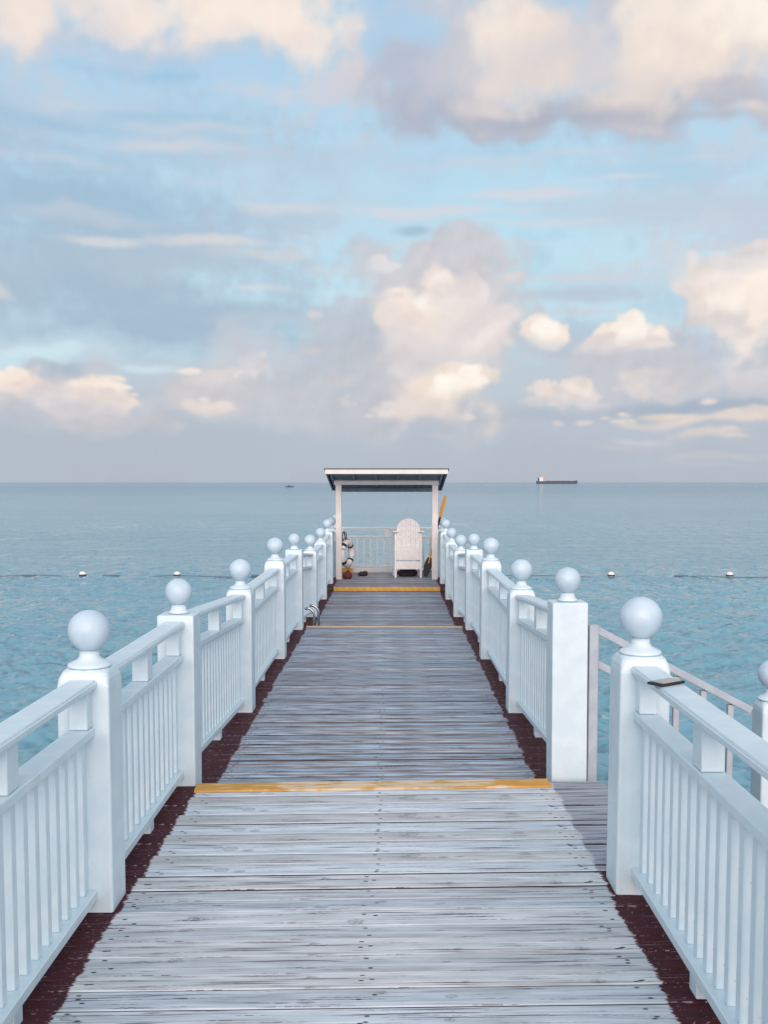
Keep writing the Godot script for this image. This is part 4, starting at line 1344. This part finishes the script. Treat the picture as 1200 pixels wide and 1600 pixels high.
func make_supports() -> void:
	var sup := setting("pier_frame")
	for seg in [[0.3, 5.68, 0.0], [5.74, 12.88, STEP_DOWN], [12.92, 18.70, LOW_DECK], [18.80, 22.45, STAGE]]:
		var l: float = seg[1] - seg[0]
		for x in [-0.93, 0.0, 0.93]:
			part(sup, "joist", box_mesh(Vector3(0.06, 0.17, l), 0.004), "pile_wood", Vector3(x, seg[2] - 0.044 - 0.085 - 0.002, -(seg[0] + l * 0.5)))
	var pile := lathe_mesh([[0.0, -1.6], [0.12, -1.6], [0.115, 0.0], [0.0, 0.0]], 14)
	for d in [2.2, 5.2, 9.0, 12.4, 15.5, 18.2, 22.0]:
		var y := (0.0 if d < 5.7 else (STEP_DOWN if d < 12.9 else (LOW_DECK if d < 18.7 else STAGE))) - 0.22
		part(sup, "cross_beam", box_mesh(Vector3(2.35, 0.16, 0.12), 0.006), "pile_wood", Vector3(0, y - 0.08, -d))
		for x in [-0.95, 0.95]:
			part(sup, "pile", pile, "pile_wood", Vector3(x, y - 0.162, -d))

# ------------------------------------------------------------------ railings

func ball_profile(r: float) -> Array:
	var out := []
	for k in 17:
		var a := -PI / 2.0 * 0.84 + (PI / 2.0 + PI / 2.0 * 0.84) * k / 16.0
		out.append([maxf(r * cos(a), 0.0), r + r * sin(a)])
	return out

func newel(at: Vector3, flat_top: bool, label: String, width := 0.21, tall := 0.99, ball := 0.088) -> Node3D:
	var t := thing("newel_post", label, "post", at, 0.0, "ball-topped posts of the pier railings")
	var hw := width * 0.5
	var key := "shaft%s%.2f%.2f" % [flat_top, width, tall]
	if not meshes.has(key):
		if flat_top:
			meshes[key] = loft_mesh([[hw, 0.008, 0.0], [hw, 0.008, tall + 0.02], [hw - 0.006, 0.008, tall + 0.026]])
			meshes[key + "collar"] = lathe_mesh([[0.0, 0.0], [0.058, 0.0], [0.056, 0.012], [0.044, 0.022], [0.038, 0.05], [0.0, 0.05]], 28)
		else:
			meshes[key] = loft_mesh([[hw, 0.012, 0.0], [hw, 0.012, tall - 0.055], [hw - 0.003, 0.02, tall - 0.025], [hw - 0.012, 0.035, tall], [hw - 0.022, 0.05, tall + 0.01]])
			meshes[key + "collar"] = lathe_mesh([[0.0, 0.0], [0.085, 0.0], [0.087, 0.007], [0.084, 0.014], [0.068, 0.022], [0.047, 0.032], [0.039, 0.046], [0.038, 0.066], [0.0, 0.066]], 28)
	var top := tall + (0.026 if flat_top else 0.01)
	part(t, "shaft", meshes[key], "rail_paint")
	part(t, "collar", meshes[key + "collar"], "rail_paint", Vector3(0, top, 0))
	var bk := "ball%.3f" % ball
	if not meshes.has(bk):
		meshes[bk] = lathe_mesh(ball_profile(ball), 36)
	part(t, "ball", meshes[bk], "ball_paint", Vector3(0, top + (0.047 if flat_top else 0.062), 0), Vector3(0, rng.randf() * TAU, 0))
	return t

func panel(x: float, d0: float, d1: float, y0: float, y1: float, label: String, across := false, blocks := 1, pitch := 0.105) -> Node3D:
	# railing between two posts, from distance d0 to d1 (their clear faces), its foot line going from height y0 to y1
	var l := d1 - d0
	var t := thing("railing_panel", label, "railing", Vector3(x, (y0 + y1) * 0.5, -(d0 + d1) * 0.5), PI / 2.0 if across else 0.0, "white baluster panels of the pier railings")
	var slope := (y1 - y0) / l          # rise with distance
	var tilt := Vector3(atan(slope), 0, 0)
	var ll := l * sqrt(1.0 + slope * slope) - 0.002
	var hr := PackedVector2Array([Vector2(-0.047, -0.035), Vector2(0.047, -0.035), Vector2(0.047, -0.030), Vector2(0.056, -0.026), Vector2(0.056, -0.010), Vector2(0.051, -0.008), Vector2(0.051, -0.005), Vector2(0.048, 0.0), Vector2(-0.048, 0.0), Vector2(-0.051, -0.005), Vector2(-0.051, -0.008), Vector2(-0.056, -0.010), Vector2(-0.056, -0.026), Vector2(-0.047, -0.030)])
	part(t, "handrail", extrude_mesh(hr, -ll * 0.5, ll * 0.5), "rail_paint", Vector3(0, 0.945, 0), tilt)
	part(t, "middle_rail", box_mesh(Vector3(0.092, 0.036, snappedf(ll, 0.001)), 0.004), "rail_paint", Vector3(0, 0.742, 0), tilt)
	part(t, "bottom_rail", box_mesh(Vector3(0.085, 0.04, snappedf(ll, 0.001)), 0.004), "rail_paint", Vector3(0, 0.085, 0), tilt)
	var ends := [-l * 0.5 + 0.034, l * 0.5 - 0.034]
	for e in ends:
		part(t, "end_block", box_mesh(Vector3(0.072, 0.148, 0.066), 0.003), "rail_paint", Vector3(0, 0.8352 - e * slope, e))
	for k in blocks:
		var z := -l * 0.5 + l * (k + 1.0) / (blocks + 1.0)
		part(t, "spacer_block", box_mesh(Vector3(0.076, 0.148, 0.10), 0.003), "rail_paint", Vector3(0, 0.8352 - z * slope, z))
	var n := maxi(2, int(round((l - 0.04) / pitch)))
	var step := l / n
	var bm := box_mesh(Vector3(0.030, 0.618, 0.040), 0.002)
	for k in n:
		var z := -l * 0.5 + step * (k + 0.5)
		part(t, "baluster", bm, "rail_paint", Vector3(rng.randf_range(-0.001, 0.001), 0.4145 - z * slope, z), Vector3(0, 0, rng.randf_range(-0.002, 0.002)))
	if l > 1.0:
		part(t, "foot_block", box_mesh(Vector3(0.07, 0.064, 0.08), 0.003), "rail_paint", Vector3(0, 0.033 - 0.0, 0))
	return t

func make_railings() -> void:
	# distance of each post's middle, and the deck it stands on
	var posts := [[2.25, 0.0], [4.15, 0.0], [5.86, STEP_DOWN], [8.13, STEP_DOWN], [10.62, STEP_DOWN], [12.74, STEP_DOWN], [15.2, LOW_DECK], [17.5, LOW_DECK], [19.4, STAGE], [20.75, STAGE], [22.33, STAGE]]
	var where := ["nearest the camera and just out of the picture", "largest and nearest in the picture", "flat-topped, at the end of the first yellow strip", "first beyond the first yellow strip", "second beyond the first yellow strip", "at the far narrow yellow step line", "first beyond the narrow yellow step line", "second beyond the narrow yellow step line", "beside the yellow riser of the shelter platform", "beside the shelter post", "at the far sea end of the platform"]
	for side in [-1, 1]:
		var s_name := "left" if side < 0 else "right"
		var skew: float = -0.10 if side < 0 else 0.09
		for k in posts.size():
			var d: float = posts[k][0]
			if k < 3:
				d += skew
			var tall: float = 0.97 + (side * 0.012 if k < 3 else 0.0) + ((0.10 if side < 0 else 0.125) if k == 2 else 0.0) + (0.04 if k == 4 else 0.0)
			var post := newel(Vector3(side * RAIL_X, posts[k][1], -d), k == 2 or k == 5, "ball-topped post on the %s railing, %s" % [s_name, where[k]], 0.205, tall, 0.076 if k == 2 or k == 5 else (0.083 if k == 1 and side < 0 else 0.088))
			post.rotation.x = rng.randf_range(-0.004, 0.004)
			post.rotation.z = rng.randf_range(-0.004, 0.004)
		for k in posts.size() - 1:
			if side > 0 and k == 1:
				continue          # open to the side stair
			var d0: float = posts[k][0] + (skew if k < 3 else 0.0) + 0.104
			var d1: float = posts[k + 1][0] + (skew if k + 1 < 3 else 0.0) - 0.104
			var y0: float = posts[k][1]
			var y1: float = posts[k + 1][1]
			if k == 1:
				y1 = y0
			if k < 2:
				y0 += side * 0.012
				y1 += side * 0.012
			if k == 2:
				y0 = 0.0
			var spot: String = ["nearest the camera, running out of the picture", "from the nearest post to the first yellow strip", "directly beyond the first yellow strip", "second beyond the first yellow strip", "ending at the narrow yellow step line", "sloping down just past the narrow yellow step line", "on the low deck before the shelter, nearer one", "on the low deck, reaching the shelter platform", "beside the front of the shelter", "beside the back of the shelter"][k]
			panel(side * RAIL_X, d0, d1, y0, y1, "white baluster railing on the %s side, %s" % [s_name, spot])
	# across the sea end
	var back := panel(0.0, 22.33 - 1.014, 22.33 + 1.014, STAGE - 0.05, STAGE - 0.05, "white baluster railing across the sea end, behind the tall chair", true, 1, 0.145)
	back.position = Vector3(0, STAGE, -22.33)
	for c in back.get_children():
		c.material_override = mats["float_white"]

# ------------------------------------------------------------------ side stair

func make_stair() -> void:
	var st := thing("side_stair", "wooden steps going down to the right from the gap in the railing", "stair", Vector3(1.33, 0.0, -5.06))
	for k in 3:
		part(st, "tread", box_mesh(Vector3(0.27, 0.04, 1.30), 0.004), "pile_wood", Vector3(0.13 + 0.30 * k, -0.19 - 0.18 * k, 0))
	for z in [-0.69, 0.69]:
		var s := begin()
		add_box(s, Vector3(0.44, -0.44, z), Vector3(1.10, 0.20, 0.05), 0.004, Basis(Vector3(0, 0, 1), -0.54))
		part(st, "stringer", s.commit(), "pile_wood")
	var land := setting("landing", Vector3(2.75, -0.72, -5.32))
	for k in 8:
		part(land, "plank", box_mesh(Vector3(0.14, 0.04, 2.0), 0.004), "pile_wood", Vector3(-0.5 + 0.147 * k, 0, 0))
	for z in [-0.85, 0.85]:
		for x in [-0.4, 0.4]:
			part(land, "pile", box_mesh(Vector3(0.1, 1.2, 0.1), 0.01), "pile_wood", Vector3(x, -0.622, z))
	# handrail on the far side of the stair
	var hr := thing("stair_handrail", "greyish white sloping handrail of the side steps, behind the nearest right post", "handrail", Vector3(1.2, 0.0, -5.96))
	part(hr, "start_board", box_mesh(Vector3(0.055, 0.95, 0.10), 0.004), "stair_paint", Vector3(0.066, 0.40, 0))
	var a := Vector3(0.09, 0.845, 0)
	var b := Vector3(1.0, 0.37, 0)
	var dir := (b - a)
	var ang := atan2(dir.y, dir.x)
	for k in 2:
		var drop := Vector3(0, -0.20 * k, 0)
		var s := begin()
		add_box(s, (a + b) * 0.5 + drop, Vector3(dir.length(), 0.042, 0.06 - 0.02 * k), 0.004, Basis(Vector3(0, 0, 1), ang))
		part(hr, "top_rail" if k == 0 else "lower_rail", s.commit(), "stair_paint")
	for x in [0.24, 0.40, 0.56, 0.72, 0.88]:
		var yt: float = a.y + (x - a.x) * dir.y / dir.x - 0.03
		part(hr, "baluster", box_mesh(Vector3(0.035, 0.8, 0.035), 0.003), "stair_paint", Vector3(x, yt - 0.40, 0))
	newel(Vector3(2.33, -0.699, -5.96), false, "pale ball-topped post at the foot of the side steps, at the right picture edge", 0.18, 1.12)

# ------------------------------------------------------------------ shelter

func make_shelter() -> void:
	var t := thing("sun_shelter", "small open shelter with a sloping flat roof at the end of the pier", "shelter", Vector3(0, STAGE, -20.2))
	var post := box_mesh(Vector3(0.115, 1.868, 0.115), 0.006)
	for x in [-0.947, 0.95]:
		part(t, "post", post, "shelter_paint", Vector3(x, 0.934, 0))
	var rear := box_mesh(Vector3(0.10, 1.72, 0.10), 0.006)
	for x in [-1.0, 1.005]:
		part(t, "post", rear, "shelter_paint", Vector3(x, 0.86, -1.0))
	part(t, "front_beam", box_mesh(Vector3(2.06, 0.085, 0.10), 0.005), "shelter_paint", Vector3(-0.005, 1.911, 0))
	part(t, "rear_beam", box_mesh(Vector3(2.06, 0.08, 0.09), 0.005), "soffit_shade_paint", Vector3(-0.005, 1.762, -1.0))
	# roof plane falls away from the camera
	var tilt := atan2(0.33, 2.15)
	var roof := Node3D.new()
	roof.name = "roof"
	t.add_child(roof)
	roof.position = Vector3(0, 1.929, -0.22)
	roof.rotation.x = -tilt
	for k in 14:
		part(roof, "soffit_board", box_mesh(Vector3(2.22, 0.02, 0.146), 0.003), "soffit_shade_paint", Vector3(0, 0.055, -0.98 + 0.15 * k))
	for x in [-1.06, -0.64, -0.21, 0.21, 0.64, 1.06]:
		part(roof, "rafter", box_mesh(Vector3(0.045, 0.05, 2.02), 0.003), "soffit_shade_paint", Vector3(x, 0.0195, -0.02))
	part(roof, "covering", box_mesh(Vector3(2.36, 0.018, 2.18), 0.003), "roof_edge", Vector3(0, 0.0765, 0))
	part(roof, "front_fascia", box_mesh(Vector3(2.32, 0.085, 0.024), 0.003), "shelter_paint", Vector3(0, 0.022, 1.076))
	part(roof, "rear_fascia", box_mesh(Vector3(2.26, 0.085, 0.024), 0.003), "soffit_shade_paint", Vector3(0, 0.022, -1.076))
	for x in [-1.135, 1.135]:
		part(roof, "barge_board", box_mesh(Vector3(0.024, 0.09, 2.10), 0.003), "soffit_shade_paint", Vector3(x, 0.0195, 0))

func make_shelter_gear() -> void:
	# tall chair, seen from behind
	var c := thing("tall_chair", "tall white slatted wooden chair with rounded back under the shelter", "chair", Vector3(0.43, STAGE, -20.55), 0.06)
	for x in [-0.255, 0.255]:
		part(c, "leg", box_mesh(Vector3(0.04, 0.92, 0.06), 0.004), "chair_paint", Vector3(x, 0.46, 0.0))
		part(c, "leg", box_mesh(Vector3(0.04, 0.90, 0.06), 0.004), "chair_paint", Vector3(x, 0.45, -0.52))
		part(c, "armrest", box_mesh(Vector3(0.11, 0.025, 0.72), 0.006), "chair_paint", Vector3(x * 1.04, 0.934, -0.26))
		part(c, "side_rail", box_mesh(Vector3(0.025, 0.08, 0.56), 0.004), "chair_paint", Vector3(x * 0.87, 0.40, -0.25))
	for k in 5:
		part(c, "seat_slat", box_mesh(Vector3(0.42, 0.02, 0.095), 0.004), "chair_paint", Vector3(0, 0.452, -0.08 - 0.105 * k))
	var back := Node3D.new()
	back.name = "backrest"
	c.add_child(back)
	back.position = Vector3(0, 0.40, -0.03)
	back.rotation.x = 0.10
	for k in 5:
		var x := -0.188 + 0.094 * k
		# each slat is cut to the round of the back's top
		var hw := 0.0445
		var prof := PackedVector2Array([Vector2(-hw, 0.0), Vector2(hw, 0.0)])
		for q in 7:
			var px := hw - 2.0 * hw * q / 6.0
			prof.append(Vector2(px, 0.565 + sqrt(maxf(0.0, 0.236 * 0.236 - (x + px) * (x + px)))))
		part(back, "slat", extrude_mesh(prof, -0.01, 0.01), "chair_paint", Vector3(x, 0, 0))
		for y in [0.40, 0.52, 0.64]:
			part(back, "screw", box_mesh(Vector3(0.014, 0.014, 0.006), 0.002), "screw", Vector3(x, y + 0.03 * (1.0 - absf(k - 2.0) * 0.5), 0.0125))
	part(back, "cross_board", box_mesh(Vector3(0.47, 0.30, 0.022), 0.004), "chair_paint", Vector3(0, 0.105, 0.023))
	part(c, "rear_apron", box_mesh(Vector3(0.47, 0.16, 0.022), 0.004), "chair_paint", Vector3(0, 0.252, 0.014))
	# dark lump under the chair
	var bag := thing("dark_lump", "dark lump lying under the tall white chair", "bag", Vector3(0.42, STAGE, -20.85))
	part(bag, "body", lump_mesh(Vector3(0.42, 0.20, 0.26), 3, 0.25), "dark_cloth", Vector3(0, 0.074, 0))
	part(bag, "top_loop", tube_mesh([Vector3(-0.12, 0.13, 0.0), Vector3(-0.07, 0.19, 0.02), Vector3(0.06, 0.19, 0.02), Vector3(0.12, 0.12, 0.0)], 0.012, 6), "black")
	# life ring on the left shelter post
	var lr := thing("life_ring", "white life ring with dark bands hung inside the left shelter post", "life ring", Vector3(-0.80, STAGE + 0.50, -20.45), 0.0)
	var ring := Node3D.new()
	ring.name = "ring_group"
	var turn := Vector3(0, 1.16, 0.0)
	ring.free()
	var path := []
	for k in 41:
		var a := TAU * k / 40.0
		path.append(Vector3(cos(a) * 0.215, sin(a) * 0.215, 0))
	part(lr, "ring", tube_mesh(path, 0.062, 14), "buoy_ring", Vector3.ZERO, turn)
	for q in 4:
		var seg := []
		for k in 5:
			var a := TAU * (q / 4.0 + 0.125) - 0.12 + 0.06 * k
			seg.append(Vector3(cos(a) * 0.215, sin(a) * 0.215, 0))
		part(lr, "band", tube_mesh(seg, 0.066, 14), "black", Vector3.ZERO, turn)
	var grab := []
	for k in 61:
		var a := TAU * k / 60.0
		var rr := 0.292 + 0.025 * sin(a * 4.0)
		grab.append(Vector3(cos(a) * rr, sin(a) * rr, 0.0))
	part(lr, "grab_line", tube_mesh(grab, 0.009, 6), "rope", Vector3.ZERO, turn)
	var hang := []
	for k in 25:
		var a := TAU * k / 8.0
		hang.append(Vector3(-0.05 + cos(a) * 0.045, 0.33 + sin(a) * 0.10, -0.03 + 0.004 * k))
	part(lr, "rope_coil", tube_mesh(hang, 0.012, 6), "rope")
	part(lr, "hanger", tube_mesh([Vector3(-0.093, 0.43, 0.07), Vector3(-0.06, 0.43, 0.05), Vector3(-0.05, 0.40, 0.02), Vector3(-0.02, 0.26, 0.0)], 0.010, 6), "black")
	# red bag
	var rb := thing("red_bag", "small dark red round bag on the platform below the life ring", "bag", Vector3(-0.78, STAGE, -20.33))
	part(rb, "body", lump_mesh(Vector3(0.19, 0.17, 0.17), 6, 0.2), "red_cloth", Vector3(0, 0.062, 0))
	part(rb, "knot", lump_mesh(Vector3(0.06, 0.06, 0.06), 8, 0.4, false), "red_cloth", Vector3(0.01, 0.15, 0))
	var cb := thing("cloth_bundle", "small dark bundle on the platform right of the red bag", "bundle", Vector3(-0.50, STAGE, -20.95))
	part(cb, "body", lump_mesh(Vector3(0.20, 0.10, 0.15), 14, 0.35), "dark_cloth", Vector3(0, 0.037, 0))
	part(cb, "fold", lump_mesh(Vector3(0.11, 0.06, 0.09), 15, 0.4, false), "black", Vector3(0.05, 0.07, 0.01))
	# paddle leaning on the right railing
	var pd := thing("paddle", "orange and black paddle leaning beside the right shelter post", "paddle", Vector3(0.77, STAGE, -20.58))
	var foot := Vector3(0, 0.0, 0)
	var head := Vector3(0.405, 1.65, 0.02)
	var up := (head - foot).normalized()
	part(pd, "shaft", tube_mesh([up * 0.30, up * 1.28], 0.017, 10), "orange")
	part(pd, "grip", tube_mesh([up * 1.02, up * 1.26], 0.022, 10), "black")
	for e in 2:
		var st := begin()
		var path2 := []
		var side := up.cross(Vector3(0, 0, 1)).normalized()
		var from := up * (0.42 if e == 0 else 1.24)
		var to := up * (0.02 if e == 0 else 1.70)
		var pts := []
		for k in 9:
			var f := k / 8.0
			pts.append([from.lerp(to, f), (0.02 + 0.06 * sin(PI * (0.12 + 0.80 * f))) if e == 0 else (0.02 + 0.018 * sin(PI * (0.1 + 0.8 * f)))])
		for k in 8:
			for s in [-1.0, 1.0]:
				var zo := Vector3(0, 0, 0.009 * s)
				face(st, [pts[k][0] - side * pts[k][1] + zo, pts[k][0] + side * pts[k][1] + zo, pts[k + 1][0] + side * pts[k + 1][1] + zo, pts[k + 1][0] - side * pts[k + 1][1] + zo], (pts[k][0] + pts[k + 1][0]) * 0.5)
				face(st, [pts[k][0] + side * pts[k][1] * s + zo, pts[k][0] + side * pts[k][1] * s - zo, pts[k + 1][0] + side * pts[k + 1][1] * s - zo, pts[k + 1][0] + side * pts[k + 1][1] * s + zo], (pts[k][0] + pts[k + 1][0]) * 0.5)
		part(pd, "blade", st.commit(), "black" if e == 0 else "orange")
	# low board along the back of the platform
	var tb := thing("toe_board", "low cream board with a yellow end along the back of the platform", "board", Vector3(-0.15, STAGE, -21.75))
	part(tb, "board", box_mesh(Vector3(1.35, 0.085, 0.04), 0.004), "shelter_paint", Vector3(0.1, 0.0435, 0))
	part(tb, "yellow_end", box_mesh(Vector3(0.26, 0.10, 0.05), 0.004), "yellow_paint", Vector3(-0.71, 0.051, 0))

# ------------------------------------------------------------------ small things on the pier

func make_small_things() -> void:
	var ph := thing("phone", "black phone lying on the right handrail near the nearest post", "phone", Vector3(1.105, 0.9585, -3.76), 0.62)
	part(ph, "body", box_mesh(Vector3(0.135, 0.010, 0.072), 0.004), "black", Vector3(0, 0.005, 0))
	part(ph, "screen", box_mesh(Vector3(0.105, 0.002, 0.062), 0.0005), "screen", Vector3(0, 0.0112, 0))
	# bathing ladder handles by the step
	var ld := thing("ladder_handle", "pair of bent chrome ladder rails on the left by the narrow step line", "ladder", Vector3(-0.91, LOW_DECK, -13.2))
	for k in 2:
		var p := []
		for q in 9:
			var a := PI * 0.62 * q / 8.0
			p.append(Vector3(-0.09 + cos(a) * 0.09, 0.25 + sin(a) * 0.11, -0.30 * k))
		p.insert(0, Vector3(0.0, 0.0, -0.30 * k))
		part(ld, "rail", tube_mesh(p, 0.017, 12), "chrome", Vector3(0.035 * k, 0, 0))

# ------------------------------------------------------------------ on the sea

func make_sea_things() -> void:
	# line of floats across the water
	var dist := 32.8
	var floats := [[-9.85, "white float on the line in the sea, left of the pier, farther from it"], [-6.80, "white float on the line in the sea, left of the pier, behind a ball top"], [7.15, "small white float with a dark band on the line right of the pier, nearer it"], [10.95, "small white float with a dark band on the line near the right picture edge"]]
	var body := lathe_mesh([[0.0, -0.09], [0.07, -0.09], [0.125, -0.05], [0.135, 0.0], [0.125, 0.06], [0.08, 0.11], [0.03, 0.125], [0.0, 0.125]], 16)
	var band := lathe_mesh([[0.128, -0.045], [0.1385, -0.03], [0.1385, 0.012], [0.128, 0.025]], 16)
	for f in floats:
		var t := thing("float_buoy", f[1], "buoy", Vector3(f[0], SEA + 0.06, -dist), 0.0, "floats on the swimming line")
		t.scale = Vector3.ONE * 0.85
		part(t, "body", body, "float_white")
		part(t, "band", band, "float_dark")
	for side in [[-17.0, -1.6], [1.6, 19.0]]:
		var o := thing("float_line", "dark rope lying on the sea, %s of the pier" % ("left" if side[0] < 0 else "right"), "rope", Vector3(0, SEA, -dist - 0.02))
		var p := []
		var n := 90
		for k in n + 1:
			var x: float = lerpf(side[0], side[1], k / float(n))
			p.append(Vector3(x, 0.012 + 0.03 * sin(x * 1.9 + sin(x * 0.7) * 2.0), 0.10 * sin(x * 0.8)))
		part(o, "rope", tube_mesh(p, 0.014, 6), "sea_rope")
		for x in ([-13.5, -11.6, -9.0, -4.2] if side[0] < 0 else [9.4, 13.6]):
			part(o, "cork", tube_mesh([Vector3(x - 0.22, 0.03, 0), Vector3(x + 0.22, 0.03, 0)], 0.032, 8), "sea_rope")
	# cargo ship on the horizon, stern to the left
	var s := thing("cargo_ship", "dark blue-grey cargo ship with white stern house on the horizon", "ship", Vector3(735, SEA, -4560), 0.0)
	var hull := begin()
	var secs := [[-90.0, 9.0, 13.0, 1.5], [-84.0, 12.0, 12.5, -1.0], [-60.0, 13.5, 11.5, -1.0], [40.0, 13.5, 11.5, -1.0], [70.0, 10.0, 12.5, -1.0], [86.0, 3.5, 15.0, -1.0], [92.0, 0.4, 16.0, 4.0]]
	for k in secs.size() - 1:
		var a: Array = secs[k]
		var b: Array = secs[k + 1]
		var mid := Vector3((a[0] + b[0]) * 0.5, 5.0, 0)
		for z in [-1.0, 1.0]:
			face(hull, [Vector3(a[0], a[3], a[1] * z * 0.85), Vector3(b[0], b[3], b[1] * z * 0.85), Vector3(b[0], b[2], b[1] * z), Vector3(a[0], a[2], a[1] * z)], mid)
		face(hull, [Vector3(a[0], a[2] - 0.6, -a[1]), Vector3(b[0], b[2] - 0.6, -b[1]), Vector3(b[0], b[2] - 0.6, b[1]), Vector3(a[0], a[2] - 0.6, a[1])], mid)
	face(hull, [Vector3(-90, 1.5, -7.6), Vector3(-90, 1.5, 7.6), Vector3(-90, 13, 9), Vector3(-90, 13, -9)], Vector3.ZERO)
	part(s, "hull", hull.commit(), "ship_hull")
	part(s, "boot_stripe", box_mesh(Vector3(150, 2.0, 24.0), 0.4), "boot_red", Vector3(-6, 0.2, 0))
	var house := part(s, "deck_house", box_mesh(Vector3(16, 19, 21), 0.4), "ship_white", Vector3(-70, 21.0, 0))
	part(house, "bridge", box_mesh(Vector3(9, 4, 25), 0.3), "ship_white", Vector3(1.5, 11.4, 0))
	part(house, "window_band", box_mesh(Vector3(9.4, 1.2, 25.4), 0.1), "black", Vector3(1.5, 12.0, 0))
	part(s, "funnel", box_mesh(Vector3(7, 14, 6), 1.0), "ship_hull", Vector3(-80, 20, 0))
	part(s, "mast", tube_mesh([Vector3(-66, 33, 0), Vector3(-66, 50, 0)], 0.9, 8), "ship_buff")
	for x in [-56.0, -49.0]:
		part(s, "kingpost", tube_mesh([Vector3(x, 11, 0), Vector3(x, 34 if x < -50 else 27, 0)], 1.5, 8), "ship_buff")
	part(s, "derrick", tube_mesh([Vector3(-56, 29, 0), Vector3(-44, 33, 0)], 1.2, 8), "ship_buff")
	for x in [-36.0, -14.0, 8.0, 30.0, 52.0]:
		part(s, "hatch", box_mesh(Vector3(17, 3.2, 17), 0.4), "ship_deck", Vector3(x, 12.6, 0))
	part(s, "deck_pipe", tube_mesh([Vector3(-46, 17.5, 0), Vector3(0, 17.5, 0)], 0.7, 6), "ship_buff")
	part(s, "pipe_stand", tube_mesh([Vector3(0, 11, 0), Vector3(0, 19.5, 0)], 0.8, 6), "ship_buff")
	part(s, "pipe_stand", tube_mesh([Vector3(-30, 11, 0), Vector3(-30, 18, 0)], 0.8, 6), "ship_buff")
	part(s, "foremast", tube_mesh([Vector3(76, 13, 0), Vector3(76, 23, 0)], 0.8, 6), "ship_buff")
	# small open boat
	var bt := thing("fishing_boat", "tiny dark boat far out on the sea, left of the shelter", "boat", Vector3(-79, SEA, -800))
	var h := begin()
	var bs := [[-2.9, 0.7, 0.7], [-1.5, 0.95, 0.6], [1.2, 0.95, 0.65], [2.4, 0.5, 0.85], [3.1, 0.05, 1.1]]
	for k in bs.size() - 1:
		var a: Array = bs[k]
		var b: Array = bs[k + 1]
		var mid := Vector3((a[0] + b[0]) * 0.5, 0.3, 0)
		for z in [-1.0, 1.0]:
			face(h, [Vector3(a[0], -0.1, a[1] * z * 0.6), Vector3(b[0], -0.1, b[1] * z * 0.6), Vector3(b[0], b[2], b[1] * z), Vector3(a[0], a[2], a[1] * z)], mid)
		face(h, [Vector3(a[0], 0.15, -a[1] * 0.7), Vector3(b[0], 0.15, -b[1] * 0.7), Vector3(b[0], 0.15, b[1] * 0.7), Vector3(a[0], 0.15, a[1] * 0.7)], Vector3(mid.x, -1, 0))
	face(h, [Vector3(-2.9, -0.1, -0.42), Vector3(-2.9, -0.1, 0.42), Vector3(-2.9, 0.7, 0.7), Vector3(-2.9, 0.7, -0.7)], Vector3.ZERO)
	part(bt, "hull", h.commit(), "ship_hull")
	part(bt, "outboard", box_mesh(Vector3(0.35, 0.8, 0.3), 0.05), "black", Vector3(-3.0, 0.7, 0))
	part(bt, "wheelhouse", box_mesh(Vector3(1.1, 1.1, 0.9), 0.12), "dark_cloth", Vector3(-0.6, 0.72, 0))
	part(bt, "pole", tube_mesh([Vector3(0.3, 0.2, 0), Vector3(0.4, 1.9, 0)], 0.06, 6), "black")
